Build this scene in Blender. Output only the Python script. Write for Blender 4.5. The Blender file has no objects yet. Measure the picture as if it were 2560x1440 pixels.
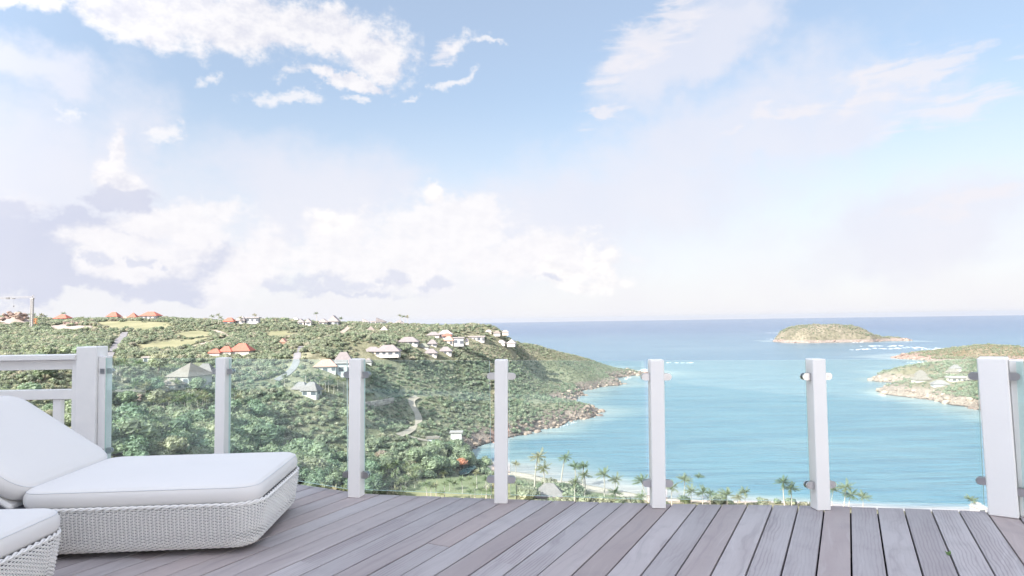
import bpy, bmesh, math, random
import numpy as np
from mathutils import Vector, Matrix

random.seed(7)
rng = np.random.default_rng(7)
scn = bpy.context.scene
COL = scn.collection
R = math.radians

# ------------------------------------------------------------------ camera
CAMZ = 61.25                     # metres above the sea; the deck is at 60
DECK = 60.0
F = 1650.0                       # focal length in pixels of a 2560 wide frame
PITCH, ROLL = R(2.776), 0.0155
Fv = Vector((0, math.cos(PITCH), math.sin(PITCH)))
U0 = Vector((0, -math.sin(PITCH), math.cos(PITCH)))
R0 = Vector((1, 0, 0))
Rv = math.cos(ROLL) * R0 - math.sin(ROLL) * U0
Uv = math.cos(ROLL) * U0 + math.sin(ROLL) * R0
cam_d = bpy.data.cameras.new('camera')
cam = bpy.data.objects.new('camera', cam_d)
COL.objects.link(cam)
cam_d.sensor_width = 36.0
cam_d.lens = 36.0 * F / 2560.0
cam_d.clip_start = 0.05
cam_d.clip_end = 60000
m = Matrix.Identity(4)
for i in range(3):
    m[i][0], m[i][1], m[i][2] = Rv[i], Uv[i], -Fv[i]
m[2][3] = CAMZ
cam.matrix_world = m
scn.camera = cam

# ------------------------------------------------------------------ exposure
scn.view_settings.view_transform = 'Standard'
scn.view_settings.look = 'None'
scn.view_settings.exposure = 1.2
scn.view_settings.gamma = 1.0
scn.view_settings.use_curve_mapping = False
scn.cycles.use_denoising = True
scn.cycles.max_bounces = 6
scn.cycles.diffuse_bounces = 3
scn.cycles.glossy_bounces = 3
scn.cycles.transmission_bounces = 4
scn.cycles.transparent_max_bounces = 12
scn.cycles.volume_bounces = 0
scn.cycles.caustics_reflective = False
scn.cycles.caustics_refractive = False

# ------------------------------------------------------------------ sun
SUN_EL = R(32)
TO_SUN = Vector((-0.70 * math.cos(SUN_EL), -0.714 * math.cos(SUN_EL), math.sin(SUN_EL)))
sd = bpy.data.lights.new('sun', 'SUN')
sd.energy = 5.0
sd.angle = R(0.5)
sd.color = (1.0, 0.93, 0.83)
sun = bpy.data.objects.new('sun', sd)
COL.objects.link(sun)
sun.location = (-40, -30, 110)
sun.rotation_euler = TO_SUN.to_track_quat('Z', 'Y').to_euler()


# ------------------------------------------------------------------ pixel rays (pixels of the 2560 x 1440 frame)
def ray(px, py):
    d = Fv + Rv * ((px - 1280.0) / F) + Uv * ((720.0 - py) / F)
    return d.normalized()


def at_z(px, py, z):
    d = ray(px, py)
    t = (z - CAMZ) / d.z
    return Vector((0, 0, CAMZ)) + d * t


def at_y(px, py, y):
    d = ray(px, py)
    return Vector((0, 0, CAMZ)) + d * (y / d.y)


def project(P):
    """P: (n,3) array -> px, py, depth arrays"""
    Q = np.asarray(P, float) - np.array([0, 0, CAMZ])
    zc = Q @ np.array(Fv)
    zs = np.where(zc > 0.01, zc, 0.01)
    return 1280 + F * (Q @ np.array(Rv)) / zs, 720 - F * (Q @ np.array(Uv)) / zs, zc


# ------------------------------------------------------------------ node helpers
class NT:
    def __init__(s, tree):
        s.t = tree

    def n(s, typ, ins=None, **kw):
        nd = s.t.nodes.new(typ)
        for k, v in kw.items():
            setattr(nd, k, v)
        for k, v in (ins or {}).items():
            s.set(nd.inputs[k], v)
        return nd

    def set(s, sock, v):
        if isinstance(v, bpy.types.NodeSocket):
            s.t.links.new(v, sock)
        else:
            sock.default_value = v

    def m(s, op, *a, clamp=False):
        nd = s.n('ShaderNodeMath', operation=op, use_clamp=clamp)
        for i, v in enumerate(a):
            s.set(nd.inputs[i], v)
        return nd.outputs[0]

    def vm(s, op, *a):
        nd = s.n('ShaderNodeVectorMath', operation=op)
        for i, v in enumerate(a):
            s.set(nd.inputs[i], v)
        return nd.outputs['Value' if op in ('LENGTH', 'DOT_PRODUCT', 'DISTANCE') else 'Vector']

    def mix(s, f, a, b, blend='MIX'):
        nd = s.n('ShaderNodeMix', data_type='RGBA', blend_type=blend)
        s.set(nd.inputs[0], f)
        s.set(nd.inputs[6], a if isinstance(a, bpy.types.NodeSocket) else (*a, 1)[:4])
        s.set(nd.inputs[7], b if isinstance(b, bpy.types.NodeSocket) else (*b, 1)[:4])
        return nd.outputs[2]

    def ss(s, x, lo, hi, a=0.0, b=1.0):
        nd = s.n('ShaderNodeMapRange', interpolation_type='SMOOTHSTEP')
        for i, v in enumerate((x, lo, hi, a, b)):
            s.set(nd.inputs[i], v)
        return nd.outputs[0]

    def noise(s, vec, scale, detail=4, rough=0.5, out='Fac', dist=0.0):
        nd = s.n('ShaderNodeTexNoise', {'Scale': scale, 'Detail': detail, 'Roughness': rough, 'Distortion': dist})
        if vec is not None:
            s.set(nd.inputs['Vector'], vec)
        return nd.outputs[out]


# ------------------------------------------------------------------ world: daylight sky with clouds by direction
world = bpy.data.worlds.new('World')
scn.world = world
world.use_nodes = True
world.node_tree.nodes.clear()
T = NT(world.node_tree)
D = T.n('ShaderNodeTexCoord').outputs['Generated']
sx = T.n('ShaderNodeSeparateXYZ', {0: D})
az = T.m('MULTIPLY', T.m('ARCTAN2', sx.outputs[0], sx.outputs[1]), 180 / math.pi)
el = T.m('MULTIPLY', T.m('ARCSINE', sx.outputs[2]), 180 / math.pi)
UV = T.n('ShaderNodeCombineXYZ', {0: az, 1: el, 2: 0.0}).outputs[0]
sky = T.n('ShaderNodeTexSky', sky_type='NISHITA', sun_disc=False, sun_elevation=SUN_EL,
          sun_rotation=math.atan2(TO_SUN.x, TO_SUN.y), altitude=60, air_density=1.0, dust_density=0.6, ozone_density=1.2)
SKYGAIN = 1.45


def azel(px, py):
    d = ray(px, py)
    return math.degrees(math.atan2(d.x, d.y)), math.degrees(math.asin(d.z))


# warped direction coordinates give ragged cloud edges
warp1 = T.noise(UV, 0.11, 7, 0.58, 'Color')
warp = T.vm('MULTIPLY', T.vm('SUBTRACT', warp1, (0.5, 0.5, 0.5)), (13.0, 9.0, 0.0))
UVw = T.vm('ADD', UV, warp)
warpS = T.vm('MULTIPLY', T.vm('SUBTRACT', warp1, (0.5, 0.5, 0.5)), (24.0, 12.0, 0.0))
UVs = T.vm('ADD', UV, warpS)
fine = T.noise(T.vm('MULTIPLY', UV, (1.0, 1.35, 1.0)), 0.42, 10, 0.66)


def blobs(vec, lst, rot=0.0):
    """largest of several ellipse fields: 1 at a centre, 0 on its rim; each blob is (px, py, rx, ry[, tilt])"""
    out = None
    for b in lst:
        px, py, rx, ry = b[:4]
        tilt = b[4] if len(b) > 4 else 0.0
        a0, e0 = azel(px, py)
        ra = abs(azel(px + rx, py)[0] - azel(px - rx, py)[0]) / 2
        re = abs(azel(px, py + ry)[1] - azel(px, py - ry)[1]) / 2
        v = T.vm('SUBTRACT', vec, (a0, e0, 0))
        if tilt:
            rn = T.n('ShaderNodeVectorRotate', {'Vector': v, 'Angle': -R(tilt)}, rotation_type='Z_AXIS')
            v = rn.outputs[0]
        ln = T.vm('LENGTH', T.vm('MULTIPLY', v, (1 / ra, 1 / re, 0)))
        f = T.m('SUBTRACT', 1.0, ln)
        out = f if out is None else T.m('SMOOTH_MAX', out, f, 0.25)
    return out


# 1 thin veils, 2 lavender shaded cloud, 3 sunlit cumulus, 4 low far cloud
veil_b = blobs(UVs, [(60, 460, 520, 330), (330, 420, 230, 330), (1500, 520, 720, 190, 10), (2050, 330, 420, 120, 14),
                     (1720, 110, 330, 130, 25), (760, 520, 420, 180), (2350, 560, 500, 130, 5), (0, 150, 330, 90), (1750, 330, 520, 170, 12)])
veil = T.ss(T.m('ADD', veil_b, T.m('MULTIPLY', T.m('SUBTRACT', fine, 0.5), 0.5)), -0.12, 0.75)
streak_n = T.noise(T.n('ShaderNodeMapping', {'Vector': UV, 'Rotation': (0, 0, R(-17)), 'Scale': (0.35, 1.7, 1)}).outputs[0],
                   0.5, 8, 0.62, dist=0.6)
cirrus_b = blobs(UVw, [(1640, 50, 190, 75, 24), (1560, 150, 150, 40, 32), (2270, 200, 300, 55, 14), (2150, 245, 120, 30, 22),
                       (1505, 276, 70, 22, 22), (1950, 300, 160, 28, 8), (2380, 285, 280, 60, 14), (1120, 140, 60, 40, 40), (2430, 520, 260, 30, 6)])
cirrus = T.ss(T.m('ADD', cirrus_b, T.m('MULTIPLY', T.m('SUBTRACT', streak_n, 0.5), 3.2)), 0.0, 0.9)
grey_b = blobs(UVw, [(60, 610, 270, 150), (230, 560, 200, 60), (150, 700, 330, 60), (468, 640, 120, 90), (420, 690, 200, 50), (330, 480, 120, 40)])
grey = T.ss(T.m('ADD', grey_b, T.m('MULTIPLY', T.m('SUBTRACT', fine, 0.5), 1.6)), 0.0, 0.36)
white_b = blobs(UVw, [(330, 610, 210, 75), (450, 545, 170, 50), (640, 660, 160, 110), (850, 570, 150, 75), (1120, 570, 210, 90),
                      (1085, 500, 60, 45), (980, 650, 420, 100), (1330, 640, 300, 70), (270, 670, 120, 50)])
white = T.ss(T.m('ADD', white_b, T.m('MULTIPLY', T.m('SUBTRACT', fine, 0.5), 1.3)), 0.0, 0.55)
top_b = blobs(UVw, [(560, 20, 430, 105), (800, 70, 280, 90), (960, 120, 130, 75), (860, 185, 190, 26), (330, 20, 250, 75), (30, -10, 130, 55),
                    (318, 340, 50, 66), (310, 420, 80, 75)])
small_b = blobs(UVw, [(560, 185, 70, 26), (730, 236, 110, 26), (1130, 140, 70, 45, 35), (135, 270, 60, 42), (1230, 130, 60, 14), (1120, 228, 60, 14, 15), (1030, 235, 40, 14), (880, 230, 50, 14), (60, 490, 90, 40), (440, 330, 60, 30)])
small = T.ss(T.m('ADD', small_b, T.m('MULTIPLY', T.m('SUBTRACT', fine, 0.5), 4.2)), 0.1, 1.1)
top = T.ss(T.m('ADD', top_b, T.m('MULTIPLY', T.m('SUBTRACT', fine, 0.5), 1.25)), 0.0, 0.5)
bright_b = blobs(UVw, [(1485, 640, 85, 55), (1400, 665, 70, 45), (1440, 700, 160, 45), (1085, 490, 45, 34), (830, 545, 80, 38)])
bright = T.ss(T.m('ADD', bright_b, T.m('MULTIPLY', T.m('SUBTRACT', fine, 0.5), 2.4)), 0.0, 0.7)
UVl = T.vm('ADD', UV, T.vm('MULTIPLY', T.vm('SUBTRACT', T.noise(UV, 0.42, 8, 0.62, 'Color'), (0.5, 0.5, 0.5)), (8.0, 3.6, 0.0)))
low_b = blobs(UVl, [(800, 712, 170, 32), (700, 722, 90, 20), (985, 700, 50, 30), (1090, 712, 60, 20), (880, 735, 220, 14), (1370, 690, 60, 12),
                    (250, 655, 45, 28), (370, 655, 30, 22)])
low = T.ss(T.m('ADD', low_b, T.m('MULTIPLY', T.m('SUBTRACT', fine, 0.5), 2.6)), 0.0, 0.75)
# cloud cover goes on round the rest of the sky, of the same kinds as in view
off = T.m('MAXIMUM', T.ss(T.m('ABSOLUTE', az), 40, 62), T.ss(el, 27, 42))
cover = T.noise(T.vm('MULTIPLY', D, (1.0, 1.0, 1.8)), 2.1, 9, 0.56)
rest = T.m('MULTIPLY', T.ss(cover, 0.44, 0.60), off)
# relief: a cloud is paler on the side that faces the sun, greyer under
dn = T.m('SUBTRACT', fine, T.noise(T.vm('MULTIPLY', T.vm('ADD', UV, (-0.5, 0.75, 0)), (1.0, 1.35, 1.0)), 0.42, 10, 0.66))
relief = T.ss(dn, -0.24, 0.14)
soft = T.noise(UV, 0.16, 5, 0.5)
W, LAV, HZ = (8.3, 8.1, 8.2), (6.2, 6.4, 7.3), (7.5, 7.4, 7.75)

base0 = T.mix(1.0, sky.outputs[0], (SKYGAIN * 1.12, SKYGAIN * 1.13, SKYGAIN * 1.02), 'MULTIPLY')
base = T.mix(0.42, base0, (5.8, 6.7, 8.7))
hz = T.ss(el, 1.0, 20.0, 0.95, 0.0)
hz = T.m('MULTIPLY', hz, T.ss(soft, 0.2, 0.7, 0.85, 1.0))
c = T.mix(hz, base, HZ)
c = T.mix(T.m('MULTIPLY', veil, 0.80), c, T.mix(soft, (6.5, 6.7, 7.7), (7.4, 7.3, 7.8)))
c = T.mix(T.m('MULTIPLY', cirrus, 0.75), c, (7.5, 7.3, 7.7))
c = T.mix(T.m('MULTIPLY', top, 0.92), c, T.mix(relief, (6.6, 6.6, 7.3), W))
c = T.mix(T.m('MULTIPLY', small, 0.75), c, W)
c = T.mix(T.m('MULTIPLY', grey, 0.85), c, T.mix(soft, (4.9, 5.25, 6.7), (6.2, 6.3, 7.2)))
c = T.mix(T.m('MULTIPLY', white, 0.85), c, T.mix(relief, (7.65, 7.5, 7.8), W))
c = T.mix(T.m('MULTIPLY', bright, 0.9), c, T.mix(relief, (7.4, 7.3, 7.6), (8.6, 8.4, 8.3)))
c = T.mix(T.m('MULTIPLY', low, 0.6), c, (5.4, 5.7, 7.0))
c = T.mix(T.m('MULTIPLY', rest, 0.9), c, T.mix(relief, (6.6, 6.7, 7.5), W))
# nothing but sea below the horizon
c = T.mix(T.ss(el, -6.0, -1.0, 1.0, 0.0), c, (2.2, 3.2, 3.9))
# cloud and haze scatter forwards: the sky is brighter round the sun than opposite it
fw = T.ss(T.vm('DOT_PRODUCT', D, tuple(TO_SUN)), -0.15, 1.0, 1.0, 2.6)
c = T.mix(1.0, c, T.n('ShaderNodeCombineColor', {0: fw, 1: fw, 2: fw}).outputs[0], 'MULTIPLY')
bg = T.n('ShaderNodeBackground', {'Color': c, 'Strength': 0.0535})
wo = T.n('ShaderNodeOutputWorld', {'Surface': bg.outputs[0]})
world.cycles.sampling_method = 'MANUAL'
world.cycles.sample_map_resolution = 512


# ------------------------------------------------------------------ object helpers
def tag(o, label=None, cat=None, group=None, kind=None):
    if label: o['label'] = label
    if cat: o['category'] = cat
    if group: o['group'] = group
    if kind: o['kind'] = kind
    return o


def mesh_obj(name, verts, faces, mats=None, parent=None, smooth=False, midx=None):
    me = bpy.data.meshes.new(name)
    me.from_pydata([tuple(v) for v in verts], [], [tuple(f) for f in faces])
    for mt in (mats if isinstance(mats, (list, tuple)) else [mats]):
        if mt: me.materials.append(mt)
    if midx is not None:
        me.polygons.foreach_set('material_index', midx)
    if smooth:
        me.polygons.foreach_set('use_smooth', [True] * len(me.polygons))
    me.update()
    return link(name, me, parent)


def link(name, me, parent=None):
    o = bpy.data.objects.new(name, me)
    COL.objects.link(o)
    if parent is not None: o.parent = parent
    return o


def empty(name, loc, rz=0.0):
    o = bpy.data.objects.new(name, None)
    COL.objects.link(o)
    o.location = loc
    o.rotation_euler = (0, 0, rz)
    o.empty_display_size = 0.3
    return o


class MB:
    """collects simple solids; build() links them as one mesh object"""

    def __init__(s):
        s.v, s.f, s.mi = [], [], []

    def add(s, vs, fs, mi=0):
        b = len(s.v)
        s.v += [tuple(v) for v in vs]
        s.f += [tuple(i + b for i in f) for f in fs]
        s.mi += [mi] * len(fs)
        return s

    def box(s, x0, x1, y0, y1, z0, z1, mi=0, rz=0.0, c=(0, 0), bev=0.0):
        if bev > 0:
            b = bev
            rings = []
            for z, i in ((z0, b), (z0 + b, 0), (z1 - b, 0), (z1, b)):
                rings.append([(x0 + i, y0 + b * 0 + i, z), (x1 - i, y0 + i, z), (x1 - i, y1 - i, z), (x0 + i, y1 - i, z)])
            # chamfered uprights
            vs = []
            for z, i in ((z0, b), (z0 + b, 0), (z1 - b, 0), (z1, b)):
                k = b
                vs += [(x0 + k, y0 + i, z), (x1 - k, y0 + i, z), (x1 - i, y0 + k, z), (x1 - i, y1 - k, z),
                       (x1 - k, y1 - i, z), (x0 + k, y1 - i, z), (x0 + i, y1 - k, z), (x0 + i, y0 + k, z)]
            fs = [tuple(reversed(range(8))), tuple(range(24, 32))]
            for r_ in range(3):
                for j in range(8):
                    a, d = r_ * 8 + j, r_ * 8 + (j + 1) % 8
                    fs.append((a, d, d + 8, a + 8))
        else:
            vs = [(x0, y0, z0), (x1, y0, z0), (x1, y1, z0), (x0, y1, z0), (x0, y0, z1), (x1, y0, z1), (x1, y1, z1), (x0, y1, z1)]
            fs = [(3, 2, 1, 0), (4, 5, 6, 7), (0, 1, 5, 4), (1, 2, 6, 5), (2, 3, 7, 6), (3, 0, 4, 7)]
        if rz:
            cs, sn = math.cos(rz), math.sin(rz)
            vs = [(c[0] + (x - c[0]) * cs - (y - c[1]) * sn, c[1] + (x - c[0]) * sn + (y - c[1]) * cs, z) for x, y, z in vs]
        return s.add(vs, fs, mi)

    def tube(s, pts, rad, n=6, mi=0, caps=True):
        pts = [Vector(p) for p in pts]
        rad = rad if isinstance(rad, (list, tuple)) else [rad] * len(pts)
        vs, fs = [], []
        for i, p in enumerate(pts):
            t = (pts[min(i + 1, len(pts) - 1)] - pts[max(i - 1, 0)]).normalized()
            a = t.cross(Vector((0, 0, 1)) if abs(t.z) < 0.9 else Vector((1, 0, 0))).normalized()
            b = t.cross(a)
            for k in range(n):
                w = 2 * math.pi * k / n
                vs.append(p + (a * math.cos(w) + b * math.sin(w)) * rad[i])
        for i in range(len(pts) - 1):
            for k in range(n):
                q = (k + 1) % n
                fs.append((i * n + k, i * n + q, (i + 1) * n + q, (i + 1) * n + k))
        if caps:
            fs.append(tuple(range(n)))
            fs.append(tuple(reversed(range((len(pts) - 1) * n, len(pts) * n))))
        return s.add(vs, fs, mi)

    def build(s, name, mats, parent=None, smooth=False):
        return mesh_obj(name, s.v, s.f, mats, parent, smooth, s.mi)

    def mesh(s, name, mats, smooth=False):
        me = bpy.data.meshes.new(name)
        me.from_pydata(s.v, [], s.f)
        for mt in (mats if isinstance(mats, (list, tuple)) else [mats]):
            me.materials.append(mt)
        me.polygons.foreach_set('material_index', s.mi)
        me.polygons.foreach_set('use_smooth', [smooth] * len(s.f))
        me.update()
        return me


# ------------------------------------------------------------------ materials
def mat(name, base, rough=0.7, spec=0.35, metal=0.0, var=0.0, vscale=3.0, bump=0.0, bscale=40.0, objvar=0.0, tint=None, detail=5):
    """Principled with a noise-driven second colour (tint at strength var), fine relief, and a per-object lightness shift"""
    mt = bpy.data.materials.new(name)
    mt.use_nodes = True
    N = NT(mt.node_tree)
    bs = mt.node_tree.nodes['Principled BSDF']
    tc = N.n('ShaderNodeTexCoord').outputs['Object']
    col = None
    if var > 0:
        tn = tint or tuple(min(1, x * 0.6) for x in base)
        nz = N.ss(N.noise(tc, vscale, detail, 0.6), 0.35, 0.68, 0.0, var)
        col = N.mix(nz, base, tn)
    if objvar > 0:
        oi = N.n('ShaderNodeObjectInfo').outputs['Random']
        hs = N.n('ShaderNodeHueSaturation', {'Value': N.m('ADD', 1 - objvar, N.m('MULTIPLY', oi, 2 * objvar)),
                                            'Hue': N.m('ADD', 0.5 - objvar * 0.045, N.m('MULTIPLY', oi, objvar * 0.09))})
        N.set(hs.inputs['Color'], col if col is not None else (*base, 1))
        col = hs.outputs[0]
    N.set(bs.inputs['Base Color'], col if col is not None else (*base, 1))
    bs.inputs['Roughness'].default_value = rough
    bs.inputs['Specular IOR Level'].default_value = spec
    bs.inputs['Metallic'].default_value = metal
    if bump > 0:
        bn = N.n('ShaderNodeBump', {'Strength': bump, 'Distance': 0.02, 'Height': N.noise(tc, bscale, 6, 0.6)})
        N.set(bs.inputs['Normal'], bn.outputs[0])
    return mt


def vnoise(x, y, seed=0):
    xi, yi = np.floor(x).astype(np.int64), np.floor(y).astype(np.int64)
    fx, fy = x - xi, y - yi
    fx, fy = fx * fx * (3 - 2 * fx), fy * fy * (3 - 2 * fy)

    def h(a, b):
        n = (a * 374761393 + b * 668265263 + seed * 974634777) & 0xFFFFFFFF
        n = ((n ^ (n >> 13)) * 1274126177) & 0xFFFFFFFF
        return ((n ^ (n >> 16)) & 0xFFFF) / 65535.0
    return (h(xi, yi) * (1 - fx) + h(xi + 1, yi) * fx) * (1 - fy) + (h(xi, yi + 1) * (1 - fx) + h(xi + 1, yi + 1) * fx) * fy


def fbm(x, y, scale, octs=4, seed=0):
    v, a, s = 0.0, 0.5, 1.0 / scale
    for o in range(octs):
        v = v + a * vnoise(x * s + 17.3 * o, y * s - 9.1 * o, seed + o)
        a *= 0.5
        s *= 2.03
    return v / (1 - 0.5 ** octs)


def sstep(x, lo, hi):
    t = np.clip((x - lo) / (hi - lo), 0, 1)
    return t * t * (3 - 2 * t)
# ------------------------------------------------------------------ land
def P(px, py, d):
    """a point of the photograph at forward distance d"""
    v = at_y(px, py, d)
    return (v.x, v.y, v.z)


def S(px, py, z=0.0):
    v = at_z(px, py, 0.0)
    return (v.x, v.y, z)


class Land:
    def __init__(s, pts, x0, x1, y0, y1, step, seed, cliff, rough=1.4, c=22.0):
        pts = np.array(pts, float)
        A = pts[:, :2] / 100.0
        k = (c / 100.0) ** 2
        d = np.sqrt(((A[:, None, :] - A[None, :, :]) ** 2).sum(2) + k)
        w = np.linalg.solve(d + 1e-6 * np.eye(len(A)), pts[:, 2] - 5.0)
        s.xs, s.ys, s.step = np.arange(x0, x1 + step, step), np.arange(y0, y1 + step, step), step
        X, Y = np.meshgrid(s.xs, s.ys)
        Z = np.full(X.shape, 5.0)
        for i in range(len(A)):
            Z += w[i] * np.sqrt((X / 100 - A[i, 0]) ** 2 + (Y / 100 - A[i, 1]) ** 2 + k)
        amp = sstep(Z, -1.0, 8.0)
        Z += (fbm(X, Y, 60, 3, seed) - 0.5) * 3.0 * amp + (fbm(X, Y, 14, 3, seed + 9) - 0.5) * rough * amp
        Z += (fbm(X, Y, 16, 4, seed + 4) - 0.5) * 3.6 * sstep(Z, -3, -0.5) * (1 - sstep(Z, 2, 6)) * cliff(X, Y)
        Z = np.where(Z > 0, Z + 3.2 * sstep(Z, 0.0, 1.6) * cliff(X, Y), Z)
        s.Z = np.maximum(Z, -7.0)

    def h(s, x, y):
        x, y = np.asarray(x, float), np.asarray(y, float)
        u = np.clip((x - s.xs[0]) / s.step, 0, len(s.xs) - 1.001)
        v = np.clip((y - s.ys[0]) / s.step, 0, len(s.ys) - 1.001)
        i, j = u.astype(int), v.astype(int)
        a, b = u - i, v - j
        Z = s.Z
        return (Z[j, i] * (1 - a) + Z[j, i + 1] * a) * (1 - b) + (Z[j + 1, i] * (1 - a) + Z[j + 1, i + 1] * a) * b

    def hit(s, px, py, t0=None, t1=None):
        d = ray(px, py)
        ys = np.arange(t0 or s.ys[0] + 20, t1 or s.ys[-1], 0.5)
        g = CAMZ + d.z / d.y * ys - s.h(d.x / d.y * ys, ys)
        k = np.argmax(g <= 0)
        if g[k] > 0:
            k = int(np.argmin(g))          # skyline: the ridge the ray grazes
        y = ys[k]
        x = d.x / d.y * y
        return Vector((x, y, float(s.h(x, y))))

    def build(s, name, mt):
        ny, nx = s.Z.shape
        X, Y = np.meshgrid(s.xs, s.ys)
        keep = s.Z > -3.0
        V = np.stack([X, Y, s.Z], 2).reshape(-1, 3)
        idx = np.arange(nx * ny).reshape(ny, nx)
        q = np.stack([idx[:-1, :-1], idx[:-1, 1:], idx[1:, 1:], idx[1:, :-1]], 2).reshape(-1, 4)
        kq = keep.reshape(-1)[q].any(1)
        q = q[kq]
        used = np.unique(q)
        rm = np.full(nx * ny, -1)
        rm[used] = np.arange(len(used))
        me = bpy.data.meshes.new(name)
        me.from_pydata(V[used].tolist(), [], rm[q].tolist())
        me.materials.append(mt)
        me.polygons.foreach_set('use_smooth', [True] * len(me.polygons))
        me.update()
        return tag(link(name, me), kind='structure')


# --- control points of the near hill and the headland
COAST = [(1600, 931), (1565, 941), (1530, 951), (1558, 960), (1500, 969), (1450, 986), (1428, 1002), (1440, 1020), (1492, 1037),
         (1450, 1050), (1400, 1065), (1330, 1081), (1270, 1092), (1200, 1112), (1172, 1130), (1163, 1150)]
BEACH = [(1180, 1156), (1240, 1167), (1292, 1180), (1365, 1195), (1429, 1205), (1492, 1216), (1583, 1232), (1700, 1246), (1850, 1255),
         (2000, 1263), (2150, 1275), (2300, 1282), (2450, 1284), (2620, 1290)]
OFFSH = [(1700, 925), (1640, 950), (1600, 985), (1540, 1000), (1520, 1060), (1430, 1100), (1330, 1120), (1260, 1130), (1400, 1150), (1500, 1180),
         (1650, 1210), (1850, 1225), (2050, 1240), (2300, 1255), (2500, 1260), (1700, 1000), (1800, 1100), (2000, 1150), (2300, 1150), (1640, 880),
         (1560, 870), (1480, 850), (1400, 832), (1300, 818)]
pts = [S(*p, z=0.0) for p in COAST + BEACH] + [S(*p, z=(-3.6 if p[1] > 1125 and p[0] < 1700 else -6.0)) for p in OFFSH if p[1] > 860]
pts += [(130, 900, -6), (180, 820, -6), (60, 980, -6), (-80, 1050, -6), (-250, 1100, -5), (240, 720, -6), (300, 600, -7), (400, 300, -7)]
pts += [P(*p) for p in [
    # skyline
    (-200, 806, 430), (0, 812, 440), (150, 812, 470), (330, 805, 480), (450, 809, 480), (570, 815, 480), (680, 811, 475), (820, 820, 490),
    (950, 822, 510), (1040, 824, 540), (1110, 832, 560), (1180, 840, 580), (1260, 854, 620), (1350, 874, 665), (1430, 896, 705), (1500, 915, 735), (1560, 931, 755),
    # middle slopes
    (0, 850, 380), (150, 850, 380), (300, 870, 330), (450, 850, 380), (450, 890, 320), (570, 885, 325), (700, 860, 390), (700, 905, 320),
    (850, 905, 320), (850, 853, 420), (950, 880, 375), (950, 846, 450), (1020, 860, 430), (1100, 882, 430), (1100, 853, 485), (1180, 862, 510),
    (1280, 872, 560), (1150, 900, 440), (1250, 950, 470), (1300, 905, 560), (1400, 905, 640), (1450, 940, 600), (1350, 960, 530), (1380, 1010, 480),
    (1250, 1030, 390), (1150, 960, 410), (1120, 1030, 350), (1030, 1000, 345), (940, 1000, 315), (940, 945, 350), (1010, 1090, 305), (1120, 1100, 300),
    (430, 960, 255), (300, 960, 240), (500, 985, 250), (420, 1015, 235), (300, 1010, 230), (160, 900, 270), (0, 900, 270), (60, 960, 220), (0, 1000, 190),
    (760, 985, 272), (640, 970, 270), (850, 960, 290), (400, 1090, 200), (560, 1090, 215), (700, 1060, 240), (800, 1060, 250), (650, 1140, 212),
    (280, 1110, 170), (800, 1190, 205), (950, 1150, 235), (900, 1210, 210), (1050, 1200, 225), (1160, 1190, 240), (1000, 1240, 210), (1150, 1245, 212),
    (1300, 1240, 215), (1400, 1240, 214), (1500, 1250, 211), (1640, 1262, 209)]]
pts += [S(*p, z=1.0) for p in [(1250, 1184), (1300, 1193), (1400, 1213), (1500, 1232), (1580, 1247)]]
pts += [(-60, 8, 50), (0, 8, 52), (60, 8, 50), (0, 50, 34), (0, 100, 16), (0, 150, 6), (60, 100, 20), (60, 160, 3), (-60, 60, 28), (-60, 110, 17), (-30, 140, 12), (-70, 150, 16),
        (-130, 60, 30), (-110, 110, 22), (-220, 120, 34), (-300, 250, 45), (120, 150, 5), (150, 180, 1), (220, 200, 0), (120, 60, 28), (250, 60, 18),
        (-420, 520, 62), (-250, 560, 55), (-100, 620, 45), (0, 680, 30), (60, 800, 8), (-40, 820, 0), (-150, 760, 15), (-420, 640, 55), (-300, 740, 30)]


def cliff_main(X, Y):
    # the sandy bay is the stretch in front of the deck; everywhere else the shore is rock
    bx = at_z(1185, 1150, 0)
    return sstep(Y, 284, 302)


hill = Land(pts, -520, 420, 8, 980, 3.5, 3, cliff_main)

# --- right-hand peninsula
RC = [(2208, 985), (2300, 996), (2400, 1016), (2450, 1026), (2560, 1056), (2640, 1085), (2262, 965), (2240, 958), (2212, 944)]
rp = [S(*p, z=0.0) for p in RC] + [S(*p, z=-6.0) for p in [(2150, 985), (2180, 965), (2160, 940), (2250, 1030), (2350, 1050), (2480, 1075), (2600, 1120), (2235, 922), (2290, 905)]]
rp += [P(*p) for p in [(2243, 938, 600), (2310, 921, 620), (2372, 913, 630), (2443, 910, 640), (2560, 915, 620), (2290, 975, 495), (2320, 950, 540), (2400, 955, 500),
                       (2400, 985, 460), (2480, 960, 490), (2480, 1000, 430), (2560, 960, 490), (2560, 1020, 400), (2640, 960, 490), (2640, 1040, 370)]]
# the higher hill behind it
rp += [P(*p) for p in [(2330, 903, 830), (2380, 890, 850), (2459, 870, 870), (2507, 869, 875), (2538, 872, 880), (2560, 884, 900), (2620, 900, 900)]]
rp += [P(2340, 904, 815), P(2450, 906, 800), P(2560, 908, 795)]
rp += [(430, 780, -5), (470, 960, -6), (540, 1010, -6), (640, 1060, -6), (720, 1000, -6), (360, 720, -6), (760, 850, -6), (450, 735, -3), (520, 735, 0.5), (620, 730, 1)]
penin = Land(rp, 190, 800, 300, 1080, 3.5, 21, lambda X, Y: np.ones_like(X), rough=1.8, c=12.0)

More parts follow.
